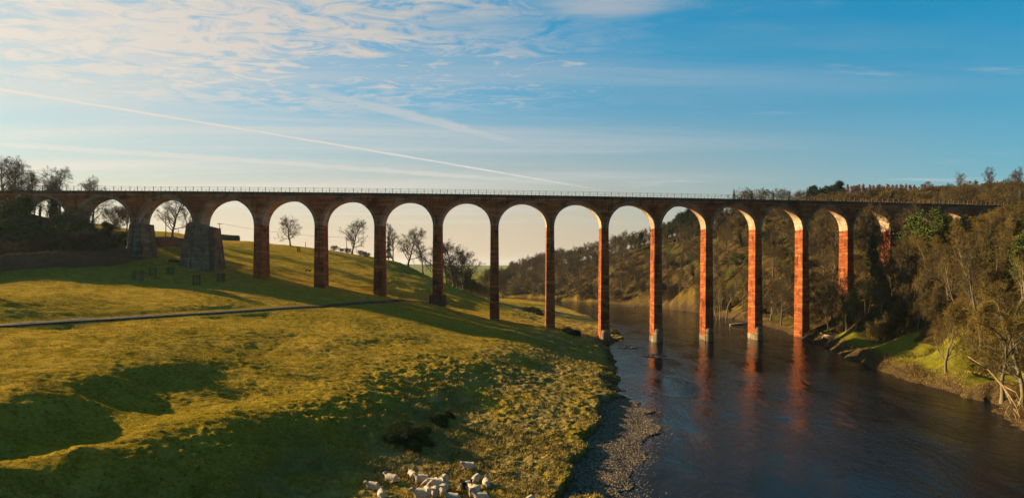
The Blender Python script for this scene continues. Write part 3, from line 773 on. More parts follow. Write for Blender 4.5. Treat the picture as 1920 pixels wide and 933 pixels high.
def tubes(branches, levels, sides=(8, 5, 4, 3), rmin=0.0, mat=None, name='trunk', flare=True):
    V = []; Q = []; base = 0
    for pts, rad, lev in branches:
        if lev not in levels: continue
        n = sides[lev]; m = len(pts); d = np.gradient(pts, axis=0); d /= np.linalg.norm(d, axis=1, keepdims=True) + 1e-9
        ref = np.array((0.31, 0.87, 0.12)) if abs(d[0] @ np.array((0.31, 0.87, 0.12))) < 0.85 else np.array((1.0, 0, 0))
        a = np.cross(d, ref); a /= np.linalg.norm(a, axis=1, keepdims=True); b = np.cross(d, a)
        th = np.arange(n) * 2 * math.pi / n; rr = np.maximum(rad, rmin).copy()
        if lev == 0 and flare: rr[0] *= 1.5
        ring = pts[:, None] + rr[:, None, None] * (a[:, None] * np.cos(th)[None, :, None] + b[:, None] * np.sin(th)[None, :, None])
        V.append(ring.reshape(-1, 3)); i = base + np.arange(m - 1)[:, None] * n + np.arange(n)[None]; j = base + np.arange(m - 1)[:, None] * n + (np.arange(n)[None] + 1) % n
        Q.append(np.stack((i, j, j + n, i + n), -1).reshape(-1, 4)); base += m * n
    return mesh_np(name, np.concatenate(V), np.concatenate(Q), mat, True)


def twig_tris(P0, D, L, w, rng):
    """thin tapering slivers"""
    n = len(P0); s = np.cross(D, rng.normal(size=(n, 3))); s /= np.linalg.norm(s, axis=1, keepdims=True) + 1e-9
    bend = rng.normal(size=(n, 3)) * 0.12 * L[:, None]; mid = P0 + D * L[:, None] * 0.5 + bend; tip = P0 + D * L[:, None]
    wv = s * w[:, None] * 0.5; V = np.stack((P0 - wv, P0 + wv, mid + wv * 0.7, mid - wv * 0.7, tip), 1)
    return V


def crown(branches, seed, per=10, L=(0.5, 1.0), w=0.03, mat=None, lev=3, tubes_too=True, rmin=0.012, up=0.35, name='crown', droop=0):
    rng = np.random.default_rng(seed); P0 = []; D = []
    for pts, rad, l in branches:
        if l != lev and not (l == lev - 1): continue
        k = per if l == lev else per // 2
        t = rng.uniform(0.15, 1, k) * (len(pts) - 1); i = np.minimum(t.astype(int), len(pts) - 2); f = (t - i)[:, None]
        p = pts[i] * (1 - f) + pts[i + 1] * f; d = pts[i + 1] - pts[i]; d = d / (np.linalg.norm(d, axis=1, keepdims=True) + 1e-9)
        d = d + rng.normal(size=(k, 3)) * 0.75 + np.array((0, 0, up - droop)); d /= np.linalg.norm(d, axis=1, keepdims=True); P0.append(p); D.append(d)
    P0 = np.concatenate(P0); D = np.concatenate(D); n = len(P0); Ls = rng.uniform(*L, n)
    V = twig_tris(P0, D, Ls, np.full(n, w) * rng.uniform(0.6, 1.3, n), rng)
    # a side shoot on each
    D2 = D + rng.normal(size=D.shape) * 0.7; D2 /= np.linalg.norm(D2, axis=1, keepdims=True)
    V2 = twig_tris(P0 + D * Ls[:, None] * 0.4, D2, Ls * 0.6, np.full(n, w * 0.8), rng)
    V = np.concatenate((V, V2)); n = len(V); i = np.arange(n)[:, None] * 5
    Q = i + np.array([[0, 1, 2, 3]]); T = i + np.array([[3, 2, 4]]); VV = V.reshape(-1, 3); Fs = [Q, T]
    if tubes_too:
        V3 = []; Q3 = []; base = len(VV)
        for pts, rad, l in branches:
            if l != 3: continue
            d = np.gradient(pts, axis=0); a = np.cross(d, (0.3, 0.5, 0.8)); a /= np.linalg.norm(a, axis=1, keepdims=True) + 1e-9; b = np.cross(d, a); b /= np.linalg.norm(b, axis=1, keepdims=True) + 1e-9
            th = np.arange(3) * 2.0944; rr = np.maximum(rad, rmin); ring = pts[:, None] + rr[:, None, None] * (a[:, None] * np.cos(th)[None, :, None] + b[:, None] * np.sin(th)[None, :, None])
            m = len(pts); ii = base + np.arange(m - 1)[:, None] * 3 + np.arange(3)[None]; jj = base + np.arange(m - 1)[:, None] * 3 + (np.arange(3)[None] + 1) % 3
            V3.append(ring.reshape(-1, 3)); Q3.append(np.stack((ii, jj, jj + 3, ii + 3), -1).reshape(-1, 4)); base += m * 3
        VV = np.concatenate([VV] + V3); Fs = [np.concatenate([Q] + Q3), T]
    return mesh_np(name, VV, Fs, mat)


def leaves_at(P, seed, size, mat, name='foliage', flat=0.0, asp=0.6):
    """leaf-sized blades at given points"""
    rng = np.random.default_rng(seed); n = len(P); d = rng.normal(size=(n, 3)); d[:, 2] *= (1 - flat); d /= np.linalg.norm(d, axis=1, keepdims=True)
    s = np.cross(d, rng.normal(size=(n, 3))); s /= np.linalg.norm(s, axis=1, keepdims=True); L = size * rng.uniform(0.6, 1.3, n)[:, None]
    V = np.stack((P - d * L * 0.5, P + s * L * asp * 0.5, P + d * L * 0.5, P - s * L * asp * 0.5), 1).reshape(-1, 3)
    return mesh_np(name, V, np.arange(n)[:, None] * 4 + np.arange(4)[None], mat)


def clump_points(branches, seed, per, sig, levels=(2, 3), tmin=0.3):
    rng = np.random.default_rng(seed); P = []
    for pts, rad, l in branches:
        if l not in levels: continue
        t = rng.uniform(tmin, 1, per) * (len(pts) - 1); i = np.minimum(t.astype(int), len(pts) - 2); f = (t - i)[:, None]
        P.append(pts[i] * (1 - f) + pts[i + 1] * f + rng.normal(size=(per, 3)) * sig)
    return np.concatenate(P)


def ivy_points(branches, seed, n, rad, top=0.75, limbs=True):
    rng = np.random.default_rng(seed); tr = [b for b in branches if b[2] == 0][0][0]; t = rng.beta(1.1, 1.2, n) * top * (len(tr) - 1); i = np.minimum(t.astype(int), len(tr) - 2); f = (t - i)[:, None]
    p = tr[i] * (1 - f) + tr[i + 1] * f; a = rng.uniform(0, 6.28, n); prof = rad * (0.55 + 0.5 * np.sin(t * 2.1 + 1) ** 2) * (1 - 0.5 * t / (len(tr) - 1))
    r = prof * np.sqrt(rng.uniform(0.2, 1, n)); p = p + np.stack((np.cos(a) * r, np.sin(a) * r, rng.normal(size=n) * 0.25), -1)
    if limbs:
        Q = []
        for pts, rr, l in branches:
            if l == 1 and rng.random() < 0.6:
                m = n // 30; tt = rng.uniform(0, 0.45, m) * (len(pts) - 1); i = tt.astype(int); f = (tt - i)[:, None]
                Q.append(pts[i] * (1 - f) + pts[i + 1] * f + rng.normal(size=(m, 3)) * rad * 0.4)
        if Q: p = np.concatenate([p] + Q)
    return p


class Proto:
    def __init__(s, name, cat, parts): s.name, s.cat, s.parts = name, cat, parts
    def put(s, loc, rz, sc, label, group=None, sz=None, tilt=(0, 0)):
        o = bpy.data.objects.new(s.name, None); COL.objects.link(o); o.location = loc; o.rotation_euler = (tilt[0], tilt[1], rz)
        o.scale = (sc, sc, sc * (sz or 1.0)); tag(o, label, s.cat, group)
        for pn, me in s.parts: link(pn, me, o)
        return o


def bare(name, cat, seed, H, r0, twig, bark=None, per=9, w=0.034, L=(0.45, 1.0), ivy=0, ivr=0.7, ivtop=0.7, **kw):
    br = grow(seed, H, r0, **kw)
    parts = [('trunk', tubes(br, (0, 1, 2), mat=bark or M_BARK)), ('crown', crown(br, seed + 1, per, L, w, twig))]
    if ivy: parts.append(('ivy', leaves_at(ivy_points(br, seed + 2, ivy, ivr, ivtop), seed + 3, 0.34, M_IVY, 'ivy')))
    return Proto(name, cat, parts)


def conifer(name, cat, seed, H, mat, dense=1.0, base=0.12, rad=0.22, droop=0.25, leaf=0.42):
    rng = np.random.default_rng(seed); br = []; n = 9; pts = np.stack((rng.normal(size=n + 1).cumsum() * 0.03, rng.normal(size=n + 1).cumsum() * 0.03, np.linspace(-0.3, H, n + 1)), -1)
    br.append((pts, np.linspace(H * 0.02, 0.03, n + 1), 0)); P = []; z = base * H
    while z < H * 0.985:
        f = z / H; k = rng.integers(4, 7); R_ = H * rad * (1 - f) ** 0.85 * rng.uniform(0.75, 1.15) + 0.15; a0 = rng.uniform(0, 6.28)
        for j in range(k):
            if rng.random() < 0.12: continue
            a = a0 + 6.28 * j / k + rng.uniform(-0.3, 0.3); m = 5; t = np.linspace(0, 1, m); Rj = R_ * rng.uniform(0.7, 1.15)
            p = np.stack((np.cos(a) * Rj * t, np.sin(a) * Rj * t, z + Rj * (0.22 * t - droop * 2.0 * t * t)), -1); br.append((p, np.linspace(0.05, 0.012, m), 1))
            q = int(16 * dense * Rj) + 6; tt = rng.uniform(0.12, 1, q); pp = np.stack([np.interp(tt, t, p[:, c]) for c in range(3)], -1)
            lat = (1.05 - tt)[:, None] * rng.normal(size=(q, 1)) * Rj * 0.26; side = np.array((-math.sin(a), math.cos(a), 0))
            P.append(pp + side * lat + rng.normal(size=(q, 3)) * 0.1 - np.array((0, 0, 1)) * np.abs(lat) * 0.3)
        z += H * rng.uniform(0.028, 0.042)
    return Proto(name, cat, [('trunk', tubes(br, (0, 1), mat=M_BARK)), ('crown', leaves_at(np.concatenate(P), seed + 5, leaf, mat, 'crown', 0.45, 0.42))])


def evergreen(name, cat, seed, H, r0, mat, per=16, sig=0.35, leaf=0.32, stem=1, **kw):
    br = grow(seed, H, r0, n1=13, n2=6, n3=4, stems=stem, **kw)
    return Proto(name, cat, [('trunk', tubes(br, (0, 1, 2), mat=M_BARK)), ('crown', leaves_at(clump_points(br, seed + 1, per, sig), seed + 2, leaf, mat, 'crown'))])


PR = {}
PR['oak'] = [bare('bare_tree', 'tree', 11 + i, 13, 0.34, M_TWIG, spread=1.12, clear=(0.2, 0.24, 0.16)[i], n1=19, n2=9, n3=7, l1=0.50, per=4, w=0.024, L=(0.4, 0.85), up=0.16, ang=(0.6, 1.0), wig=0.09, crook=0.3) for i in range(3)]
PR['ash'] = [bare('ash_tree', 'tree', 31 + i, 15, 0.26, M_TWIG, spread=0.72, clear=0.28, n1=14, n2=8, n3=6, l1=0.36, per=4, w=0.024, L=(0.4, 0.9), up=0.3, wig=0.08, ang=(0.55, 0.9), shape='tall') for i in range(3)]
PR['gold'] = [bare('birch_tree', 'tree', 51 + i, 11, 0.20, M_TWIGY, bark=M_BARKL, spread=0.8, clear=0.12, n1=13, n2=8, n3=6, l1=0.42, per=5, w=0.022, L=(0.4, 0.9), up=0.4, ang=(0.5, 0.95), crook=0.3) for i in range(3)]
PR['pale'] = [bare('pale_trunk_tree', 'tree', 61 + i, 14, 0.2, M_TWIGY, bark=M_PALEB, spread=0.6, clear=0.35, n1=12, n2=6, n3=4, l1=0.30, per=3, w=0.022, L=(0.4, 0.8), up=0.45, wig=0.09, ang=(0.5, 0.85), stems=1 + i) for i in range(2)]
PR['ivy'] = [bare('ivy_clad_tree', 'tree', 71 + i, 13, 0.26, M_TWIG, spread=0.9, clear=0.3, n1=11, n2=7, n3=6, l1=0.40, per=4, w=0.024, ivy=3000, ivr=0.95, ivtop=0.8) for i in range(2)]
PR['bush'] = [bare('bare_bush', 'bush', 91 + i, 5.0, 0.07, M_TWIGY if i else M_TWIG, spread=1.3, clear=0.06, n1=8, n2=6, n3=5, l1=0.5, per=4, stems=6, up=0.45, w=0.020, L=(0.3, 0.7)) for i in range(2)]
PR['holly'] = [evergreen('evergreen_tree', 'tree', 111 + i, 11, 0.25, M_LEAF, per=22, sig=0.42, leaf=0.28, clear=0.06, l1=0.34, spread=1.0, up=0.25, shape='cone' if i else 'round') for i in range(2)]
PR['spruce'] = [conifer('conifer_tree', 'tree', 131 + i, 15, M_NEED, dense=2.2) for i in range(2)]
PR['pine'] = [evergreen('pine_tree', 'tree', 141 + i, 14, 0.3, M_NEED, per=19, clear=0.3, l1=0.34, spread=1.0, up=0.15, sig=0.45, leaf=0.36) for i in range(2)]
PR['larch'] = [bare('larch_tree', 'tree', 151 + i, 13, 0.16, M_TWIGR, spread=1.15, clear=0.42, n1=24, n2=5, n3=2, l1=0.17, per=5, shape='cone', up=0.05, w=0.04, L=(0.3, 0.7), ang=(1.1, 1.35)) for i in range(2)]
def top_of(p):
    return max(float(np.percentile(np.array([v.co.z for v in me.vertices]), 99.6)) for pn, me in p.parts if pn != 'ivy')
for k_ in PR:
    for p_ in PR[k_]: p_.h = top_of(p_)
rg = np.random.default_rng(7)


def rnd(a, b): return float(rg.uniform(a, b))


def base(x, y, dz=-0.1): return (x, y, gz(x, y) + dz)


def stand(key, px, Z, hpx, label, group=None, i=None, rz=None, off=None, wide=1.0, tilt=(0, 0)):
    """one tree at photo column px and distance Z, hpx photo pixels tall"""
    x = (px - CX) * Z / F; p = PR[key][i if i is not None else int(rg.integers(len(PR[key])))]
    sc = hpx * Z / F / p.h
    o = p.put((x, Z, (gz(x, Z) if off is None else off) - 0.1), rnd(0, 6.28) if rz is None else rz, sc, label, group, tilt=tilt)
    o.scale = (sc * wide, sc * wide, sc); return o


def stand_top(key, px, Z, top, label, group=None, **kw):
    x = (px - CX) * Z / F; z = gz(x, Z); return stand(key, px, Z, max(F * (HC - z) / Z + YH - top, 6), label, group, **kw)


# the trees along the skyline of the far meadow
stand('oak', 545, 264, 58, 'lone bare tree with lopsided spreading crown on the meadow skyline nearest the pole', i=0, wide=1.15)
stand('oak', 660, 270, 66, 'lone bare tree with a full rounded crown on the meadow skyline', i=2, wide=1.1)
stand('oak', 323, 232, 84, 'large dark bare tree filling the opening between the two stone buttressed piers', i=2, wide=1.15)
stand('ash', 352, 236, 62, 'smaller bare tree leaning in behind the large dark one by the stone buttress', wide=1.0)
ROW = 'bare trees in the row descending behind the arches'
for px, Z, h, k, lab in ((737, 274, 62, 'ash', 'first bare tree of the descending row, half behind the pier'), (765, 276, 66, 'ash', 'tall fan-shaped bare tree near the top of the descending row'),
                         (793, 277, 62, 'ash', 'bare tree with a forked trunk lower in the descending row'), (812, 280, 60, 'oak', 'dense bare tree next to the brick pier with the fenced foot'),
                         (838, 278, 68, 'ash', 'thin bare tree just right of the fenced pier'), (852, 285, 80, 'ash', 'tallest bare tree of the clump above the dark shrubs'),
                         (870, 280, 74, 'oak', 'bare tree with twiggy crown at the lower end of the row'), (884, 290, 72, 'ash', 'last bare tree of the row, beside the distant green field')):
    stand('oak' if k == 'oak' or px in (765, 852) else 'ash', px, Z, h * 1.12, lab, ROW, wide=1.15)
stand('spruce', 729, 276, 55, 'small dark spruce at the head of the descending tree row', wide=0.8)
for px, Z, h, lab in ((858, 292, 45, 'dark evergreen tree under the tallest bare tree of the clump'), (878, 295, 42, 'dark evergreen tree beside the far green field'), (845, 296, 36, 'low dark evergreen behind the thin bare trees')):
    stand('holly', px, Z, h, lab, 'dark evergreens below the tree row', i=0, wide=1.0)
for px, Z, h in ((893, 330, 40), (905, 345, 52), (915, 350, 58), (925, 360, 55), (900, 300, 28), (912, 310, 30), (880, 300, 30), (868, 290, 22), (930, 400, 60), (942, 420, 58), (920, 420, 60)):
    stand('oak' if h > 45 else 'bush', px, Z, h, 'brown bare tree at the water end of the meadow hill' if h > 45 else 'brown bare bush at the foot of the meadow hill', 'scrub at the bend of the river')
for px in (627, 640, 652, 676, 684, 690):
    stand('bush', px, 268, rnd(7, 12), 'small dark bush on the meadow skyline near the round-crowned tree', 'small skyline bushes', wide=1.2)

# trees on and around the embankment at the left end
EMB = 'trees on the railway embankment'
v0 = vline(-1.0); 
for px, Z, top, k, lab in ((5, 190, 288, 'oak', 'tall bare tree cut by the left picture edge above the embankment'), (32, 184, 300, 'oak', 'rounded bare tree rising above the left end of the viaduct'), (62, 196, 318, 'gold', 'low bare tree with pale reddish twigs above the viaduct end'),
                           (112, 187, 312, 'oak', 'broad bare tree with twigs spreading over the parapet at the left'), (88, 200, 322, 'ash', 'thin bare tree behind the ivy crown at the left')):
    x = (px - CX) * Z / F; zb = gz(x, Z); ht = (HC + (YH - top) * Z / F) - zb
    stand(k, px, Z, ht * F / Z, lab, EMB)
for px, Z, top, lab in ((40, 179, 335, 'dark ivy-choked tree at the very start of the parapet'), (103, 182, 336, 'dark ivy-clad crown poking above the parapet'), (16, 176, 338, 'dark ivy-clad tree next to the left picture edge')):
    x = (px - CX) * Z / F; zb = gz(x, Z); ht = (HC + (YH - top) * Z / F) - zb
    stand('ivy', px, Z, ht * F / Z, lab, EMB, wide=1.0)
for px, Z, top, k in ((8, 158, 365, 'holly'), (30, 160, 375, 'holly'), (58, 158, 400, 'holly'), (20, 152, 410, 'holly'), (150, 165, 385, 'ivy'), (140, 163, 395, 'holly'), (162, 163, 400, 'ivy'), (128, 160, 420, 'holly'), (95, 158, 425, 'holly'),
                      (66, 156, 418, 'holly'), (45, 150, 425, 'holly'), (5, 150, 420, 'holly'), (110, 156, 435, 'bush'), (150, 158, 430, 'bush'), (170, 160, 425, 'holly'), (80, 152, 445, 'bush'), (10, 148, 445, 'bush'), (35, 148, 450, 'bush')):
    x = (px - CX) * Z / F; zb = gz(x, Z); ht = (HC + (YH - top) * Z / F) - zb
    stand(k, px, Z, max(ht, 2) * F / Z, {'holly': 'dark evergreen tree massed in front of the overgrown first arch', 'ivy': 'ivy-covered tree hiding the first pier at the left', 'bush': 'dark bare bush at the foot of the embankment'}[k], 'overgrowth round the first arch', wide=1.2 if k != 'ivy' else 0.9)
for px, Z, top, k in ((75, 192, 372, 'ivy'), (92, 195, 370, 'ivy'), (110, 192, 372, 'ivy'), (85, 200, 380, 'ash')):
    x = (px - CX) * Z / F; zb = gz(x, Z); ht = (HC + (YH - top) * Z / F) - zb
    stand(k, px, Z, ht * F / Z, 'ivy-clad trunk seen through the first arch' if k == 'ivy' else 'thin bare tree seen through the first arch', 'trees seen through the first arch')
stand('oak', 172, 200, 95, 'bare tree whose twigs hang into the second arch', i=0)
stand('bush', 222, 215, 48, 'loose bare bush inside the second arch')
stand('gold', 238, 212, 72, 'spindly bare tree beside the stepped stone pier', i=1)
stand('holly', 205, 182, 34, 'rounded dark green shrub at the foot of the second arch', i=0, wide=1.3)
stand('holly', 228, 180, 26, 'low dark green shrub against the stepped stone pier', i=0, wide=1.3)

# ---- the wood across the river
def scatter(n, box, ok, dmin, tries=20000, pts=None):
    pts = [] if pts is None else pts; got = []
    X = rg.uniform(box[0], box[1], tries); Y = rg.uniform(box[2], box[3], tries); z, m = ground(X, Y); keep = ok(X, Y, z, m)
    for x, y, zz_ in zip(X[keep], Y[keep], z[keep]):
        if len(got) >= n: break
        if all((x - a) ** 2 + (y - b) ** 2 > dmin * dmin for a, b in pts): pts.append((x, y)); got.append((float(x), float(y), float(zz_)))
    return got


vx_ = np.array([vline(n)[0] for n in np.arange(-4, 24)]); vy_ = np.array([vline(n)[1] for n in np.arange(-4, 24)])
def dline(X, Y): return Y - np.interp(X, vx_, vy_)
seen = lambda X, Y, m_: (np.abs(X / Y) < 0.80)
USED = []
far_ok = lambda X, Y, z, m: m['wood'] & seen(X, Y, m) & (dline(X, Y) > 10) & (m['dr'] > 2.2) & ~((X > 185) & (Y > 388))
far = scatter(560, (-40, 330, 185, 640), far_ok, 6.3, tries=60000, pts=USED)
far.sort(key=lambda p: p[1])
WOODG = 'trees of the wood on the far river bank'
for k, (x, y, z) in enumerate(far):
    u = rnd(0, 1); key = 'oak' if u < 0.42 else 'ash' if u < 0.62 else 'gold' if u < 0.84 else 'ivy' if u < 0.91 else 'holly' if u < 0.96 else 'pine'
    lab = {'oak': 'spreading bare brown tree in the wood on the far bank', 'ash': 'slender bare brown tree in the wood on the far bank', 'gold': 'small golden-twigged bare tree in the wood on the far bank',
           'ivy': 'ivy-clad tree in the wood on the far bank', 'holly': 'dark evergreen tree in the wood on the far bank', 'pine': 'dark pine in the wood on the far bank'}[key]
    pr = PR[key][int(rg.integers(len(PR[key])))]; px = CX + F * x / y
    top = float(np.interp(px, [900, 940, 1000, 1060, 1100, 1150, 1220, 1250, 1300, 1350, 1400, 1750, 1765, 1920], [520, 500, 466, 457, 447, 432, 423, 408, 392, 384, 376, 379, 350, 340])) + rnd(-3, 9)
    sc = min(rnd(0.78, 1.12) * {'oak': 0.95, 'ash': 0.85, 'gold': 1.0, 'ivy': 0.8, 'holly': 0.75, 'pine': 0.85}[key], (HC + (YH - top) * y / F - z) / pr.h)
    if sc < 0.3: continue
    pr.put((x, y, z - 0.2), rnd(0, 6.28), sc, lab, WOODG)
shr = scatter(260, (-40, 330, 185, 640), lambda X, Y, z, m: far_ok(X, Y, z, m) & ((m['dr'] < 11) | (X > 100)), 3.2, tries=60000, pts=USED)
for x, y, z in shr:
    PR['bush'][int(rg.integers(2))].put((x, y, z - 0.1), rnd(0, 6.28), rnd(0.8, 1.4), 'bare brown bush under the trees of the far wood', 'bushes in the far wood')
# dark pines on the brow, seen under the arches
for px, Z, h in ((1238, 396, 34), (1252, 390, 44), (1270, 386, 48), (1283, 380, 52), (1297, 377, 56), (1311, 372, 56), (1325, 370, 60), (1338, 366, 58), (1245, 392, 40), (1262, 388, 46), (1276, 385, 50), (1290, 378, 56), (1304, 374, 54), (1318, 372, 58), (1332, 368, 58), (1345, 364, 56), (1190, 410, 34), (1205, 405, 36)):
    stand('pine', px, Z, h, 'dark pine on the brow of the wooded hill', 'dark conifers on the brow')
# plateau behind the right end
PLAT = 'trees on the plateau beyond the viaduct'
for k in range(13):
    px = 1378 + k * 11.5 + rnd(-3, 3); stand_top('oak' if k % 3 else 'spruce', px, rnd(400, 425), rnd(351, 361), 'wind-swept bare tree on the plateau above the parapet' if k % 3 else 'small dark spruce on the plateau among bare trees', PLAT, wide=1.3 if k % 3 else 0.8)
for k in range(11):
    px = 1518 + k * 6.5; stand_top('pine' if k % 3 else 'spruce', px, rnd(400, 420), rnd(345, 352) if k != 8 else 339, 'dark conifer in the clump on the plateau skyline', 'clump of dark conifers on the plateau', wide=1.2)
for row in range(3):
    for k in range(26):
        px = 1588 + k * 6.4 + rnd(-2, 2); stand_top('larch', px, 428 + row * 9, rnd(344, 352), 'slim leafless larch in the plantation on the skyline', 'larch plantation on the skyline', wide=1.2)
for k in range(15):
    px = 1738 + k * 13 + rnd(-4, 4); stand_top('gold' if k % 3 else 'oak', px, rnd(370, 415), rnd(336, 352), 'golden-twigged bare tree behind the right end of the parapet', 'golden bare trees behind the right parapet', wide=1.1)
for px, Z, top, k, lab in ((1782, 262, 342, 'ivy', 'ivy-clad bare tree with lop-sided crown behind the parapet'), (1794, 268, 320, 'ash', 'tall open bare tree beside the lop-sided ivy tree'), (1848, 262, 338, 'ivy', 'narrow dark ivy column behind the parapet'), (1866, 268, 311, 'ash', 'tallest bare tree above the right end of the parapet'),
                         (1888, 255, 332, 'ivy', 'broad dark ivy tree near the right picture edge'), (1914, 252, 314, 'oak', 'large bare tree at the right picture edge behind the viaduct')):
    stand_top(k, px, Z, top, lab, wide=0.9)

# ---- the near wood on the right bank
near_ok = lambda X, Y, z, m: m['wood'] & (np.abs(X / Y) < 0.84) & (dline(X, Y) < -1.5) & (m['dr'] > 5.5 + 9 * sstep(Y, 175, 145) * sstep(Y, 106, 116)) & (Y > 84)
near = scatter(190, (55, 230, 84, 225), near_ok, 5.0, pts=USED)
nb = scatter(140, (55, 230, 84, 225), near_ok, 2.8, pts=USED)
for x, y, z in near:
    d = dline(np.array([x]), np.array([y]))[0]; u = rnd(0, 1)
    key = 'gold' if u < 0.40 else 'oak' if u < 0.54 else 'ash' if u < 0.63 else 'ivy' if u < 0.83 else 'holly'
    # none taller than the parapet stands where the photo shows it clear
    v = np.interp(x, vx_, [vline(n)[2] for n in np.arange(-4, 24)])
    pr = PR[key][int(rg.integers(len(PR[key])))]; H = pr.h
    px = CX + F * x / y; ceil_y = float(np.interp(px, [1500, 1560, 1640, 1700, 1760, 1820, 1880, 1920], [480, 440, 402, 408, 405, 406, 392, 372])); cap = HC + (YH - ceil_y) * y / F - z
    sc = min(rnd(0.65, 1.05), max(cap / H, 0.3))
    pr.put((x, y, z - 0.2), rnd(0, 6.28), sc, {'gold': 'golden-twigged bare tree in the sunlit wood on the near right bank', 'oak': 'spreading bare tree in the wood on the near right bank', 'ash': 'slender bare tree in the wood on the near right bank',
        'ivy': 'ivy-clad tree in the wood on the near right bank', 'holly': 'evergreen tree in the wood on the near right bank'}[key], 'trees of the wood on the near right bank', tilt=(rnd(-.06, .06), rnd(-.12, .02)))
SCRUB = [Proto('scrub_bush', 'bush', p_.parts) for p_ in PR['bush']]
for x, y, z in nb:
    SCRUB[int(rg.integers(2))].put((x, y, z - 0.1), rnd(0, 6.28), rnd(0.5, 1.15), 'bare bush in the undergrowth of the near right bank', 'bushes on the near right bank')
for px, Z, top, key, i, w, lab in ((1765, 172, 390, 'holly', 1, 1.25, 'big dark evergreen in front of the buried arches'), (1724, 176, 396, 'holly', 0, 1.0, 'dark evergreen leaning on the big dark one, left side'), (1800, 170, 402, 'holly', 0, 0.8, 'dark evergreen leaning on the big dark one, right side'),
                              (1640, 190, 380, 'ivy', 0, 0.75, 'tall ivy-clad tree in front of the last clear pier'), (1672, 186, 402, 'oak', 1, 0.8, 'bare tree with russet crown over the half-hidden arch'), (1560, 222, 405, 'ash', 0, 0.8, 'tall bare tree standing inside the last open arch'),
                              (1706, 180, 372, 'ash', 1, 1.1, 'bare tree reaching to the parapet beside the dark evergreens'), (1547, 206, 525, 'ivy', 1, 0.9, 'small ivy-clad tree leaning beside the last orange pier')):
    stand_top(key, px, Z, top, lab, i=i, wide=w)
for px, Z, top, i, lab in ((1838, 128, 445, 0, 'slender pale-trunked tree left of the golden bushy one'), (1862, 140, 430, 1, 'twin-stemmed pale tree high in the near wood'), (1905, 118, 410, 0, 'tall pale-trunked tree near the right picture edge'), (1740, 150, 520, 1, 'pale twin-stemmed tree below the big dark evergreens'),
                             (1695, 158, 500, 0, 'pale slender tree below the leaning dark evergreen'), (1625, 172, 520, 1, 'pale tree low in the wood left of the grassy ledge top'), (1800, 140, 480, 0, 'pale slender tree below the right dark evergreen'), (1885, 150, 400, 1, 'pale tree high on the slope under the parapet end'),
                             (1347, 262, 520, 1, 'pale thin trunks at the waterline behind an orange pier'), (1362, 266, 505, 0, 'single pale trunk on the far bank between two orange piers')):
    stand_top('pale', px, Z, top, lab, i=i)
stand_top('gold', 1776, 118, 556, 'fork-trunked bare tree leaning over the grassy ledge', i=0, rz=1.2, wide=1.1, tilt=(0, -0.16))
stand('gold', 1880, 100, 190, 'golden bushy bare tree at the water edge on the right', i=1, wide=1.1)
stand('gold', 1915, 96, 230, 'tall golden bare tree cut by the right picture edge', i=2, wide=1.0)
stand('ash', 1840, 122, 230, 'straight pale bare tree rising behind the golden bushy one', i=2, wide=0.8)


# ------------------------------------------------------------------ hedges, undergrowth, grass
def hedge(name, label, line, w, h, mat, seed, n=9000, cat='hedge'):
    """clipped hedge: a solid core under a coat of short twigs"""
    rng = np.random.default_rng(seed); L = np.array([(a, b) for a, b in line]); s = np.concatenate(([0], np.cumsum(np.hypot(*np.diff(L, axis=0).T)))); t = np.linspace(0, s[-1], max(4, int(s[-1] / 0.8)))
    x = np.interp(t, s, L[:, 0]); y = np.interp(t, s, L[:, 1]); z = ground(x, y)[0]; z = np.convolve(np.pad(z, 3, 'edge'), np.ones(7) / 7, 'valid')
    tx, ty = np.gradient(x), np.gradient(y); l = np.hypot(tx, ty); nx, ny = -ty / l, tx / l
    hh = h * (1 + 0.05 * fbm(t / 5, t * 0, 2, seed)); prof = [(-0.5, -0.3), (-0.52, 0.3), (-0.48, 0.75), (-0.36, 0.95), (0, 1.0), (0.36, 0.95), (0.48, 0.75), (0.52, 0.3), (0.5, -0.3)]
    V = np.stack([np.stack((x + nx * o * w, y + ny * o * w, z + hh * q), -1) for o, q in prof], 1); k = len(prof); m = len(t)
    i = np.arange(m - 1)[:, None] * k + np.arange(k - 1)[None]; Q = np.stack((i, i + 1, i + k + 1, i + k), -1).reshape(-1, 4); core = V.reshape(-1, 3) 
    a = rng.uniform(0, m - 1.001, n); ia = a.astype(int); fa = (a - ia)[:, None]; b = rng.uniform(0, k - 1.001, n); ib = b.astype(int); fb = (b - ib)[:, None]
    P0 = (V[ia, ib] * (1 - fa) + V[ia + 1, ib] * fa) * (1 - fb) + (V[ia, ib + 1] * (1 - fa) + V[ia + 1, ib + 1] * fa) * fb
    cen = np.stack((x[ia], y[ia], z[ia] + hh[ia] * 0.5), -1); D = P0 - cen; D /= np.linalg.norm(D, axis=1, keepdims=True); D = D + rng.normal(size=D.shape) * 0.55 + (0, 0, 0.5); D /= np.linalg.norm(D, axis=1, keepdims=True)
    T = twig_tris(P0 - D * 0.1, D, rng.uniform(0.22, 0.62, n), np.full(n, 0.055), rng); j = np.arange(n)[:, None] * 5 + len(core)
    me = mesh_np(name, np.concatenate((core, T.reshape(-1, 3))), [np.concatenate((Q, np.stack((np.arange(k - 1) + 0, np.arange(k - 1) + 1, np.full(k - 1, k - 1), np.full(k - 1, k - 1)), -1)[:0], j + np.array([[0, 1, 2, 3]]))), j + np.array([[3, 2, 4]])], mat)
    return tag(link(name, me), label, cat)


def L2(l): return [land(px, py, 60, 400)[:2] for px, py in l]


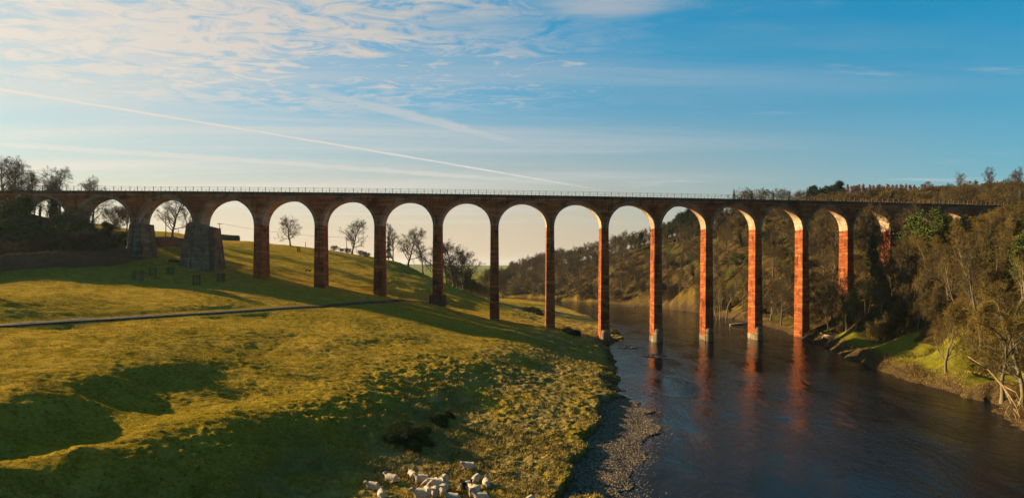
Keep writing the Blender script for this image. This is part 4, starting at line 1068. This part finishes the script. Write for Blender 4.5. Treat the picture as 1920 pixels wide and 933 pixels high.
hl = [wp(-150, 118)[:2], wp(-60, 128)[:2], wp(0, 134)[:2], wp(70, 139)[:2], wp(140, 147)[:2], wp(200, 156)[:2], wp(238, 166)[:2]]
hedge('hedge', 'long clipped brown hedge running from the left edge to the stepped pier', hl, 2.2, 2.9, M_HEDGE, 3, 42000)
hedge('hedge', 'lower grey-green hedge behind the brown clipped one', [wp(-120, 142)[:2], wp(0, 150)[:2], wp(60, 153)[:2], wp(112, 157)[:2]], 2.4, 3.0, M_HEDGEG, 4, 9000)
hedge('hedge', 'short brown hedge between the two buttressed piers', [wp(292, 184)[:2], wp(320, 188)[:2], wp(352, 194)[:2]], 1.8, 2.4, M_HEDGE, 5, 5000)
hedge('hedge', 'dark hedge along the skyline right of the electricity pole', [wp(412, 262)[:2], wp(435, 262)[:2], wp(448, 262)[:2]], 2.0, 1.9, M_HEDGEG, 6, 4000)
hedge('hedge', 'thin dark hedge on the green field seen through the second arch', [wp(172, 318)[:2], wp(216, 318)[:2]], 1.6, 2.4, M_HEDGE, 8, 4000)


def undergrowth():
    """brambles, saplings and dead bracken over the wooded slopes"""
    rng = np.random.default_rng(77); out = []
    for box, n, ok in (((50, 240, 84, 230), 60000, lambda X, Y, z, m: m['wood'] & (np.abs(X / Y) < 0.84) & (dline(X, Y) < 8) & (m['dr'] > 0.8) & ((m['dr'] < 4) | (m['dr'] > 7))),
                       ((-40, 330, 185, 640), 60000, lambda X, Y, z, m: m['wood'] & (np.abs(X / Y) < 0.80) & (dline(X, Y) > 4) & (m['dr'] > 1.5))):
        X = rng.uniform(box[0], box[1], n * 5); Y = rng.uniform(box[2], box[3], n * 5); z, m = ground(X, Y); den = 0.5 + fbm(X / 7, Y / 7, 3, 61) * 1.2
        k = np.where(ok(X, Y, z, m) & (rng.uniform(0, 1, n * 5) < den))[0][:n]; out.append(np.stack((X[k], Y[k], z[k]), -1))
    P0 = np.concatenate(out); n = len(P0); D = rng.normal(size=(n, 3)) * (0.55, 0.55, 0.3) + (0, 0, 0.85); D /= np.linalg.norm(D, axis=1, keepdims=True)
    far_ = np.hypot(P0[:, 0], P0[:, 1]) > 220
    V = twig_tris(P0, D, rng.uniform(0.5, 1.9, n), np.where(far_, 0.13, 0.06) * rng.uniform(0.6, 1.4, n), rng); j = np.arange(n)[:, None] * 5
    tag(link('undergrowth', mesh_np('undergrowth', V.reshape(-1, 3), [j + np.array([[0, 1, 2, 3]]), j + np.array([[3, 2, 4]])], M_BRACK)), 'dead bracken, brambles and saplings covering the wooded slopes', 'undergrowth', kind='stuff')


undergrowth()


def grass():
    rng = np.random.default_rng(5); n = 650000
    # even in the picture: more tufts near, fewer far
    Z = 38 * (170 / 38) ** (rng.uniform(0, 1, n)); X = np.where(rng.uniform(0, 1, n) < 0.88, rng.uniform(-0.79, 0.32, n), rng.uniform(0.36, 0.78, n)) * Z
    z, m = ground(X, Y := Z); den = np.clip(0.30 + 0.8 * fbm(X / 2.2, Y / 1.7, 3, 91) + 0.7 * fbm(X / 17, Y / 12, 3, 23), 0.06, 1)
    k = (~m['river']) & (~m['gravel']) & (m['dt'] > 1.6) & (rng.uniform(0, 1, n) < den) & (dline(X, Y) < -0.5) & ~m['wood']; k |= (X > 45) & m['wood'] & (m['dr'] > 1.0) & (m['dr'] < 16) & (Y > 85) & (rng.uniform(0, 1, n) < den * 1.4); X, Y, z = X[k], Y[k], z[k]; n = len(X)
    straw = sstep(z, 6.5, 3.5); D = rng.normal(size=(n, 3)) * 0.45 + np.array((0.35, -0.1, 1.0)); D /= np.linalg.norm(D, axis=1, keepdims=True)
    L = rng.uniform(0.07, 0.20, n) * (0.75 + 1.3 * straw); w = 0.012 + 0.0004 * Y
    P0 = np.stack((X, Y, z - 0.03), -1); s = np.cross(D, rng.normal(size=(n, 3))); s /= np.linalg.norm(s, axis=1, keepdims=True); s *= (w * 0.9)[:, None]
    V = np.stack((P0 - s, P0 + s, P0 + D * L[:, None]), 1).reshape(-1, 3)
    m_, h, b = mat_new('grass_blades'); b.inputs['Specular IOR Level'].default_value = 0.0; po = h.node('ShaderNodeNewGeometry').outputs['Position']
    f = h.ss(h.noise(po, 0.6, 5, 0.65), 0.3, 0.7); oi = h.noise(po, 8.0, 2)
    at = h.node('ShaderNodeAttribute', attribute_name='straw').outputs['Fac']
    c = h.mix(f, (0.20, 0.118, 0.006, 1), (0.36, 0.225, 0.032, 1)); c = h.mix(at, c, h.mix(f, (0.17, 0.11, 0.022, 1), (0.34, 0.23, 0.07, 1))); c = h.mix(h.ss(oi, 0.52, 0.64), c, (0.42, 0.30, 0.09, 1)); c = h.mix(h.ss(oi, 0.46, 0.36), c, (0.07, 0.055, 0.005, 1))
    h.put(b.inputs['Base Color'], c)
    me = mesh_np('grass', V, np.arange(n)[:, None] * 3 + np.arange(3)[None], m_); a = me.attributes.new('straw', 'FLOAT', 'POINT'); a.data.foreach_set('value', np.repeat(straw * 0.8, 3).astype(np.float32))
    tag(link('grass', me), 'rough winter grass tufts on the meadow', 'grass', kind='stuff')


grass()


def stones():
    """shingle of the bar: thousands of low rounded pebbles"""
    rng = np.random.default_rng(9); G = np.array(GRAVEL); n = 26000; X = rng.uniform(G[:, 0].min() - 2, G[:, 0].max() + 3, n * 4); Y = rng.uniform(G[:, 1].min(), G[:, 1].max() + 2, n * 4)
    z, m = ground(X, Y); k = np.where((m['gravel'] | (m['river'] & (m['dr'] < 2.2) & (rng.uniform(0, 1, n * 4) < 0.35 * (1 - m['dr'] / 2.2)) & (X < 22))) & (Y > 50))[0][:n]
    c = np.stack((X[k], Y[k], np.maximum(z[k], -0.05)), -1); n = len(c)
    r = 0.055 + 0.20 * rng.beta(1.1, 5, n); a = rng.uniform(0, 6.28, n)
    base_ = np.array([(1, 0, -.2), (.45, .8, -.2), (-.6, .75, -.2), (-1, -.1, -.2), (-.35, -.85, -.2), (.6, -.7, -.2), (.5, .15, .75), (-.3, .4, .7), (-.25, -.4, .72)])
    tri = np.array([(0, 1, 6), (1, 7, 6), (1, 2, 7), (2, 3, 7), (3, 8, 7), (3, 4, 8), (4, 5, 8), (5, 6, 8), (5, 0, 6), (6, 7, 8)])
    B = base_[None] * (1 + rng.normal(size=(n, 9, 3)) * 0.12) * np.stack((r * rng.uniform(.9, 1.5, n), r * rng.uniform(.7, 1.1, n), r * rng.uniform(.4, .8, n)), -1)[:, None]
    x = B[..., 0] * np.cos(a)[:, None] - B[..., 1] * np.sin(a)[:, None]; y = B[..., 0] * np.sin(a)[:, None] + B[..., 1] * np.cos(a)[:, None]
    V = np.stack((x, y, B[..., 2]), -1) + c[:, None] + np.array((0, 0, 0.02))
    m_, h, b = mat_new('river_pebbles'); po = h.node('ShaderNodeNewGeometry').outputs['Position']; vn = h.noise(po, 3.3, 3, 0.8)
    h.put(b.inputs['Base Color'], h.mix(h.ss(vn, 0.4, 0.65), (0.045, 0.031, 0.019, 1), (0.21, 0.15, 0.095, 1))); b.inputs['Roughness'].default_value = 0.7
    tag(link('pebbles', mesh_np('pebbles', V.reshape(-1, 3), (np.arange(n)[:, None, None] * 9 + tri[None]).reshape(-1, 3), m_)), 'grey river pebbles of the shingle bar', 'pebbles', kind='stuff')


stones()


def rocks(name, label, spots, rad, n, seed, mat, cat):
    rng = np.random.default_rng(seed); bm = bmesh.new(); cx, cy = spots
    for i in range(n):
        a = rng.uniform(0, 6.28); q = math.sqrt(rng.uniform(0, 1)); x, y = cx + math.cos(a) * q * rad[0], cy + math.sin(a) * q * rad[1]; r = rng.uniform(0.12, 0.34) * (1.2 - q * 0.7)
        g_ = bmesh.ops.create_icosphere(bm, subdivisions=1, radius=r, matrix=Matrix.Translation((x, y, 0.30 * (1 - q) - 0.03)) @ Matrix.Rotation(a * 3, 4, 'Z') @ Matrix.Diagonal((1.3, 0.9, 0.6, 1)))
        for v in g_['verts']: v.co += Vector(rng.normal(size=3)) * r * 0.12
    me = bpy.data.meshes.new(name); bm.to_mesh(me); bm.free(); me.materials.append(mat); return tag(link(name, me), label, cat, kind='stuff')


M_STONE = plain('wet_stone', (0.10, 0.085, 0.065), 0.6, 0.5, 1.5, 0.4)
p11 = vline(11)
rocks('shoal', 'low dark heap of stones in the water in front of the second river pier', gp(1222, 667, 0)[:2], (3.6, 2.2), 240, 2, M_STONE, 'stones')
rocks('riffle', 'scattered stones just breaking the surface between the first two river piers', gp(1185, 652, 0)[:2], (4.2, 1.8), 60, 4, M_STONE, 'stones')
rocks('shore_stones', 'boulders lying along the water under the far wood', gp(1195, 573.5, 0)[:2], (9, 2.0), 60, 6, plain('bank_stone', (0.2, 0.16, 0.11)), 'stones')

# ------------------------------------------------------------------ things on the meadow
M_WOOD = plain('weathered_timber', (0.06, 0.042, 0.028), 0.9, 0.4, 6)
M_PALEWOOD = plain('bleached_wood', (0.34, 0.24, 0.14), 0.85, 0.35, 3)


def tree_guard(px, py, hpx, wpx, label, sapling=None, rz=0.3):
    x, y, z = land(px, py, 60, 260); sc = y / F; h, w = hpx * sc, wpx * sc * 0.5
    t = thing('tree_guard', label, 'tree guard', (x, y, z), rz, 'wooden guards round young trees')
    for a in (-1, 1):
        for b_ in (-1, 1):
            mb = MB(); mb.box((a * w * .85, b_ * w * .85, h / 2 - .1), (.07, .07, h / 2 + .15)); mb.build('post', M_WOOD, t)
    for k in range(6):
        zz_ = h * (0.10 + 0.165 * k); mb = MB()
        for a in (-1, 1): mb.box((a * (w * .85 + .085), 0, zz_), (.018, w * .95, .05)); mb.box((0, a * (w * .85 + .085), zz_ + .012), (w * .98, .018, .05))
        mb.build('rail', M_WOOD, t)
    if sapling:
        br = grow(int(px), h * 1.25, 0.04, clear=0.5, n1=6, n2=4, n3=2, l1=0.35, up=0.3)
        parts = [('trunk', tubes(br, (0, 1, 2), mat=M_BARK, rmin=0.012))]
        parts.append(('crown', leaves_at(clump_points(br, 3, 8, 0.12), 4, 0.16, M_LEAF, 'crown') if sapling == 'leafy' else crown(br, 3, 3, (0.2, 0.4), 0.02, M_TWIG)))
        Proto('sapling', 'sapling', parts).put((x, y, z), 0, 1, 'leafy sapling poking out of its wooden guard' if sapling == 'leafy' else 'bare sapling rising from its wooden guard')


tree_guard(259, 526, 19, 16, 'leftmost and widest of the wooden tree guards on the meadow', None, 0.25)
tree_guard(286.5, 517.5, 16, 12, 'second wooden tree guard from the left', None, 0.5)
tree_guard(319.5, 514, 13, 11, 'smallest wooden tree guard, in front of the big buttress', None, 0.1)
tree_guard(368.5, 534, 18, 13, 'wooden tree guard nearest the track with a bare sapling', 'bare', 0.35)
tree_guard(414, 529, 16, 12, 'rightmost wooden tree guard, holding a leafy sapling', 'leafy', 0.15)
tree_guard(560, 472, 9, 5, 'tiny pale tree guard high on the meadow below the lone tree', None, 0.2)


def pole(px, Z, top, label, arms=2, wires=None):
    x = (px - CX) * Z / F; z = gz(x, Z); h = HC + (YH - top) * Z / F - z
    t = thing('utility_pole', label, 'pole', (x, Z, z)); mb = MB(); mb.tube([(0, 0, -.3), (0, 0, h)], [0.14, 0.10], 8); mb.build('shaft', M_WOOD, t, True)
    for k in range(arms):
        m2 = MB(); m2.box((0.1, 0.12, h - 0.35 - 1.7 * k), (1.05 - .3 * k, .06, .07)); m2.build('crossarm', M_WOOD, t)
        for q in (-0.8, 0, 0.8):
            m3 = MB(); m3.tube([(q * (1 - .28 * k) + .1, 0.12, h - .3 - 1.7 * k), (q * (1 - .28 * k) + .1, 0.12, h - .05 - 1.7 * k)], 0.05, 6); m3.build('insulator', M_STONE, t)
    return (x, Z, z + h)


pa = pole(411.5, 262, 418, 'wooden electricity pole with two crossarms on the skyline')
pole(311, 205, 396, 'thin bare pole standing in the third arch', 0)
pole(650, 268, 446, 'thin post-like pole in front of the round-crowned lone tree', 0)
pole(573, 262, 453, 'short thin post on the skyline right of the lopsided lone tree', 0)
wx = MB()
for q in (-0.8, 0.0, 0.8):
    a_ = Vector(pa) + Vector((q + .1, .12, -.1)); b_ = Vector((-62, 300, 33)) + Vector((q, 0, 0)); wx.tube([a_.lerp(b_, t) - Vector((0, 0, 4 * 1.6 * t * (1 - t))) for t in np.linspace(0, 1, 14)], 0.018, 4)
tag(wx.build('power_line', M_IRON), 'three thin wires leading right from the electricity pole', 'wires')

# hurdle fence round the foot of the seventh pier
def pier_fence():
    v = vline(7); z = min(gz(v[0] + a, v[1] + b) for a in (-1, 1) for b in (-1, 3)) ; t = thing('hurdle_fence', 'dark slatted fence boxing in the foot of a pier beside the track', 'fence', (v[0], v[1] + 2.5, z))
    w, d, h = 1.75, 3.5, 3.0
    for a in (-1, 1):
        for b_ in (-1, 1):
            mb = MB(); mb.box((a * w, b_ * d, h / 2), (.08, .08, h / 2 + .25)); mb.build('post', M_WOOD, t)
    for nm, ax in (('slat_panel', 0), ('slat_panel', 1), ('slat_panel', 2), ('slat_panel', 3)):
        mb = MB(); L = w if ax < 2 else d; sg = -1 if ax % 2 else 1; n = int(L * 2 / 0.32)
        for k in range(n):
            q = -L + .2 + k * (2 * L - .4) / (n - 1); c = (q, sg * (d + .02), h / 2) if ax < 2 else (sg * (w + .02), q, h / 2); mb.box(c, (.09, .02, h / 2) if ax < 2 else (.02, .09, h / 2))
        for zz_ in (0.5, 1.5, 2.6):
            c = (0, sg * (d + .055), zz_) if ax < 2 else (sg * (w + .055), 0, zz_); mb.box(c, (L, .015, .06) if ax < 2 else (.015, L, .06))
        mb.build(nm, M_WOOD, t)


pier_fence()


def log(name, label, cat, pts, rad, mat, extra=()):
    t = thing(name, label, cat, pts[0]); o = Vector(pts[0]); mb = MB(); mb.tube([Vector(p) - o for p in pts], rad, 8); mb.build('trunk', mat, t, True)
    for q, r in extra:
        m2 = MB(); m2.tube([Vector(p) - o for p in q], r, 6); m2.build('branch', mat, t, True)
    return t


a_ = Vector(land(316, 490, 100, 260)); b_ = Vector(land(342, 493, 100, 260)); log('fallen_log', 'dark straight log lying on the grass beside the big buttress', 'log', [a_ + Vector((0, 0, .3)), (a_ + b_) / 2 + Vector((0, 0, .35)), b_ + Vector((0, 0, .3))], [.28, .30, .26], M_WOOD)
a_ = Vector(gp(1369, 608.5, 0.2)); b_ = Vector(gp(1412, 604, 0.5)); log('drift_log', 'thin log slanting out of the river from the bank near an orange pier', 'log', [a_, (a_ + b_) / 2, b_], [.3, .34, .4], M_PALEWOOD)
# bleached root plate on the right bank
a_ = Vector(land(1556, 638, 120, 260))
log('uprooted_tree', 'bleached uprooted trunk and roots lying on the bank beside the last orange pier', 'dead tree', [a_ + Vector((-1.6, 0, 1.3)), a_ + Vector((0, -.2, .8)), a_ + Vector((1.6, -.4, .5)), a_ + Vector((3.6, -.5, .35))], [.35, .5, .42, .25], M_PALEWOOD,
    [([a_ + Vector((-1.4, 0, 1.2)), a_ + Vector((-2.4, .2, 2.0))], [.2, .06]), ([a_ + Vector((-1.5, 0, 1.2)), a_ + Vector((-2.3, -.5, .6))], [.2, .07]), ([a_ + Vector((2.0, -.4, .6)), a_ + Vector((3.2, -1.2, 1.1)), a_ + Vector((4.2, -1.5, .3))], [.16, .12, .05]), ([a_ + Vector((2.6, -.4, .5)), a_ + Vector((4.6, .1, 1.3))], [.14, .05])])
# dead branches drooping to the water at the right
x0 = Vector((66.5, 96, 6.5)); 
def P3(px, py, Z): return Vector(((px - CX) * Z / F, Z, HC - (py - YH) * Z / F))
log('dead_branch', 'pale bare fallen limb drooping over the water at the right edge', 'dead tree', [P3(1815, 668, 100), P3(1850, 690, 97), P3(1880, 722, 94), P3(1896, 755, 91), P3(1908, 792, 89)], [.05, .08, .10, .09, .04], plain('dead_limb', (0.20, 0.13, 0.06), 0.85, 0.35, 3),
    [([P3(1850, 690, 97), P3(1822, 676, 96), P3(1808, 668, 95)], [.09, .06, .03]), ([P3(1885, 730, 93), P3(1905, 760, 90), P3(1918, 800, 88)], [.1, .08, .03]), ([P3(1880, 722, 94), P3(1905, 735, 92), P3(1920, 768, 90)], [.1, .07, .03]), ([P3(1896, 755, 91), P3(1885, 772, 90), P3(1898, 790, 89)], [.06, .04, .02]), ([P3(1870, 712, 95), P3(1900, 722, 94), P3(1922, 715, 95)], [.09, .05, .03]), ([P3(1900, 765, 90), P3(1912, 780, 89), P3(1907, 798, 88)], [.06, .04, .02])])

# dark gorse by the bend and dark-leaved stand-ins for shaded rushes on the terrace
gorse_rush = [evergreen('gorse_rush_clump', 'bush', 161 + i, 2.0, 0.05, M_IVY, per=15, sig=0.24, leaf=0.13, stem=6, clear=0.02, l1=0.55, spread=2.0, up=0.12) for i in range(2)]
for px, py, s_, i in ((988, 583, 1.0, 0), (997, 585, 1.35, 1), (1006, 587, 1.1, 0), (1012, 590, 0.8, 1), (1066, 626, 1.0, 0), (1078, 628, 0.9, 1)):
    x, y, z = land(px, py, 100, 330); gorse_rush[i].put((x, y, z - .1), rnd(0, 6), s_, 'dark gorse bush on the grassy point by the river bend' if px < 1050 else 'dark gorse bush on the bank at the foot of the first river pier', 'gorse bushes on the river point' if px < 1050 else 'gorse bushes by the first river pier')
for px, py, s_, i in ((752, 812, 1.1, 0), (768, 826, 1.25, 1), (785, 818, 0.8, 0), (775, 842, 0.75, 1), (822, 792, 0.9, 0), (838, 780, 0.7, 1), (735, 822, 0.7, 1), (800, 834, 0.6, 0), (740, 806, 0.7, 1), (762, 836, 0.8, 0), (795, 806, 0.6, 1), (829, 800, 0.6, 0), (846, 775, 0.5, 1)):
    x, y, z = land(px, py, 40, 140); gorse_rush[i].put((x, y, z - .15), rnd(0, 6), s_ * 0.72, 'dark rush clump on the shaded bank above the sheep', 'rush clumps on the terrace bank')
# mossy tussock island beside the first river pier
def island():
    c = gp(1150, 633, 0.1); bm = bmesh.new(); bmesh.ops.create_icosphere(bm, subdivisions=4, radius=1)
    for v in bm.verts:
        p = v.co; k = 1 + 0.35 * float(fbm(np.array([p.x * 2.3]), np.array([p.y * 2.3 + p.z]), 3, 4)[0]); v.co = Vector((p.x * 2.4 * k, p.y * 4.2 * k, max(p.z, -.3) * 0.75 * k))
    me = bpy.data.meshes.new('grassy_islet'); bm.to_mesh(me); bm.free(); me.materials.append(plain('moss', (0.17, 0.135, 0.016), 0.95, 0.6, 1.4, 0.8)); tag(link('grassy_islet', me, None, (c[0], c[1], 0)), 'mossy green islet at the water edge beside the first river pier', 'islet', kind='structure')


island()

# ------------------------------------------------------------------ sheep
M_WOOL = plain('wool', (0.44, 0.33, 0.22), 0.95, 0.16, 5, 0.5)
M_FACE = plain('sheep_face', (0.30, 0.225, 0.16), 0.9, 0.1, 4)
M_BLACK = plain('black_wool', (0.02, 0.016, 0.012), 0.95, 0.3, 6)


def sheep_mesh(name, pose, head_turn, mats, patched=False, seed=0):
    """one continuous skinned body: trunk, neck, head with ears, legs"""
    V = []; E = []; Rr = []
    def v(p, r, par=None):
        V.append(p); Rr.append(r if isinstance(r, tuple) else (r, r))
        if par is not None: E.append((par, len(V) - 1))
        return len(V) - 1
    lying = pose == 'lying'; zb = 0.34 if lying else 0.66
    a = v((0, 0, zb), (.36, .37)); b1 = v((-.25, 0, zb + .01), (.37, .37), a); b2 = v((-.46, 0, zb - .02), (.28, .30), b1); c1 = v((.24, 0, zb), (.33, .35), a); c2 = v((.43, 0, zb + .03), (.22, .25), c1)
    ct, st = math.cos(head_turn), math.sin(head_turn); dn = -0.42 if pose == 'grazing' else 0.0
    def hd(f, s_, z): return (.48 + f * ct - s_ * st, f * st + s_ * ct, z)
    n1 = v(hd(.13, 0, zb + .20 + dn * .5), .115, c2); h1 = v(hd(.24, 0, zb + .33 + dn), .10, n1); h2 = v(hd(.35, 0, zb + .29 + dn * 1.15), .075, h1); h3 = v(hd(.45, 0, zb + .235 + dn * 1.2), .05, h2)
    for s_ in (-1, 1): e = v(hd(.21, s_ * .10, zb + .385 + dn), .032, h1); v(hd(.19, s_ * .19, zb + .40 + dn), .018, e)
    tl = v((-.66, 0, zb - .08), .05, b2); v((-.70, 0, zb - .24), .03, tl)
    for s_ in (-1, 1):
        if lying:
            k = v((.42, s_ * .17, .12), .06, c1); v((.62, s_ * .16, .06), .04, k); k = v((-.30, s_ * .25, .12), .08, b1); v((-.08, s_ * .30, .05), .04, k)
        else:
            k = v((.34, s_ * .13, .34), .06, c1); k = v((.35, s_ * .13, .18), .042, k); v((.36, s_ * .13, .0), .04, k)
            k = v((-.40, s_ * .14, .40), .085, b1); k = v((-.50, s_ * .14, .24), .045, k); v((-.45, s_ * .14, .0), .04, k)
    me = bpy.data.meshes.new(name); me.from_pydata(V, E, []); ob = bpy.data.objects.new(name, me); COL.objects.link(ob)
    m = ob.modifiers.new('s', 'SKIN'); m.use_smooth_shade = True
    for i, d in enumerate(me.skin_vertices[0].data): d.radius = Rr[i]; d.use_root = i == 0
    ob.modifiers.new('u', 'SUBSURF').levels = 2
    dg = bpy.context.evaluated_depsgraph_get(); dg.update(); out = bpy.data.meshes.new_from_object(ob.evaluated_get(dg)); bpy.data.objects.remove(ob); bpy.data.meshes.remove(me)
    out.name = name; out.materials.clear()
    for mt in mats: out.materials.append(mt)
    rng = np.random.default_rng(seed); hx, hy, _ = hd(.24, 0, 0)
    for vv in out.vertices:
        q = vv.co; body = (q.x < .44) and (q.z > (0.16 if lying else 0.36))
        if body: n_ = float(fbm(np.array([q.x * 7]), np.array([q.y * 7 + q.z * 6]), 2, seed)[0]); vv.co += Vector((q.x * .1, q.y, q.z - zb)).normalized() * n_ * 0.03
    for p in out.polygons:
        c = p.center; i = 0
        if (c.x - hx) ** 2 + (c.y - hy) ** 2 < .075 and c.z > zb + .05 + dn * 1.3 and c.x > .5: i = 1
        if c.z < (0.07 if lying else 0.30): i = 1
        if patched and i == 0: i = 2 if fbm(np.array([c.x * 3.1]), np.array([c.y * 2.2 + c.z]), 1, 14)[0] > -0.05 else 0
        p.material_index = i
    return out


MW = [M_WOOL, M_FACE, M_BLACK]
SM = {'lie': sheep_mesh('sheep', 'lying', 0.0, MW, seed=1), 'lieturn': sheep_mesh('sheep', 'lying', 1.0, MW, seed=2), 'lieturn2': sheep_mesh('sheep', 'lying', -0.9, MW, seed=3), 'stand': sheep_mesh('sheep', 'standing', 0.3, MW, seed=4), 'graze': sheep_mesh('sheep', 'grazing', 0.2, MW, seed=5),
      'black': sheep_mesh('sheep', 'lying', 0.4, [M_WOOL, M_BLACK, M_BLACK], seed=6), 'patch': sheep_mesh('sheep', 'lying', 0.5, [M_WOOL, M_BLACK, M_BLACK], True, seed=7)}
# photo column and row of the feet, pose, heading (degrees, 0 = to the right, 90 = away), size, label
FLOCK = [(699, 916, 'lieturn', 165, 1.0, 'leftmost sheep of the flock, lying and facing left'), (715, 933, 'lie', 100, 1.05, 'sheep lying with its back to us just below the leftmost one'), (734, 902, 'lie', 150, 1.1, 'sheep lying alone between the leftmost sheep and the upright pair'),
         (773, 895, 'lie', 118, 1.05, 'sheep lying with its back turned, head up, at the top left of the flock'), (792, 903, 'lieturn2', 185, 1.08, 'sheep lying with its head tucked round, next to the back-turned one'), (809, 917, 'graze', 185, 1.05, 'grazing sheep at the left end of the huddle'),
         (819, 920, 'graze', 195, 1.15, 'grazing sheep broadside in the middle of the huddle'), (832, 911, 'graze', 75, 1.05, 'sheep seen from behind at the back of the huddle'), (832, 928, 'stand', 85, 1.1, 'sheep seen from behind at the right front of the huddle'),
         (801, 931, 'graze', 100, 0.95, 'small sheep at the left front of the huddle'), (815, 933, 'graze', 85, 1.0, 'sheep with its rump to us in the front centre of the huddle'), (790, 940, 'stand', 180, 1.15, 'sheep cut by the bottom edge below the huddle, broadside'),
         (879, 879, 'lieturn', 178, 1.12, 'sheep lying alone farthest up the bank, facing left'), (893, 902, 'black', 70, 1.05, 'white sheep with a black head, lying right of the patched one'), (912, 911, 'lie', 95, 1.1, 'rightmost sheep of the flock, lying with its back to us'),
         (873, 915, 'patch', 35, 1.0, 'black and white patched sheep lying beside the huddle'), (884, 922, 'lie', 110, 1.05, 'sheep lying with raised head behind the big front one'), (889, 936, 'stand', 245, 1.2, 'big sheep walking towards us at the bottom edge'), (849, 938, 'lieturn', 170, 1.05, 'sheep at the bottom edge right of the huddle, half out of frame'),
         (903, 938, 'lieturn2', 190, 1.05, 'sheep at the bottom edge beside the big walking one'), (993, 943, 'black', 60, 1.0, 'sheep far to the right with only its head in frame')]
for px, py, ps, hdg, sc, lab in FLOCK:
    x, y, z = land(px, min(py, 990), 35, 120); o = link('sheep', SM[ps], None, (x, y, z - 0.03)); o.rotation_euler = (0, 0, R(hdg)); o.scale = (sc * 0.92,) * 3; tag(o, lab, 'sheep', 'flock of sheep on the flood meadow')
# two crows on the slope behind the fifth arch
def crow():
    mb = MB(); mb.tube([(-.28, 0, .2), (-.1, 0, .24), (.08, 0, .3), (.2, 0, .38), (.3, 0, .36)], [.03, .09, .11, .07, .02], 8); mb.tube([(0, .04, .22), (0, .05, 0)], .012, 4); mb.tube([(0, -.04, .22), (0, -.05, 0)], .012, 4); return mb.mesh('crow', M_BLACK, True)


cm = crow()
for px, py, lab in ((575, 510, 'left of the two crows on the lit slope behind the arches'), (581, 511, 'right of the two crows on the lit slope behind the arches')):
    x, y, z = land(px, py, 172, 300); o = link('crow', cm, None, (x, y, z)); o.scale = (2,) * 3; tag(o, lab, 'bird', 'crows on the slope')
# small orange marker by the foot of the sixth pier
x, y, z = land(704, 557, 120, 260); mb = MB(); mb.loft([[(.42 * math.cos(k * .785) * f, .42 * math.sin(k * .785) * f, zz_) for k in range(8)] for f, zz_ in ((1, 0), (1, .06), (.7, .07), (.25, .75), (.2, .78))]); o = mb.build('orange_marker', plain('orange_plastic', (0.6, 0.10, 0.02), 0.5, 0.1), None, False, (x, y, z)); tag(o, 'tiny orange marker on the grass below the track-side pier', 'marker')

# ------------------------------------------------------------------ the air: thin even haze that turns the far hills blue
hz_ = MB(); hz_.box((0, 0, 46), (9600, 9600, 52)); hm = bpy.data.materials.new('haze'); hm.use_nodes = True; ht = hm.node_tree; ht.nodes.clear(); hh_ = N(ht)
vol = hh_.node('ShaderNodeVolumePrincipled', i_Color=(0.80, 0.88, 1.0, 1), i_Density=0.00004, i_Anisotropy=0.3); ht.links.new(vol.outputs[0], hh_.node('ShaderNodeOutputMaterial').inputs['Volume'])
tag(hz_.build('haze', hm), kind='stuff')
S.cycles.volume_bounces = 0
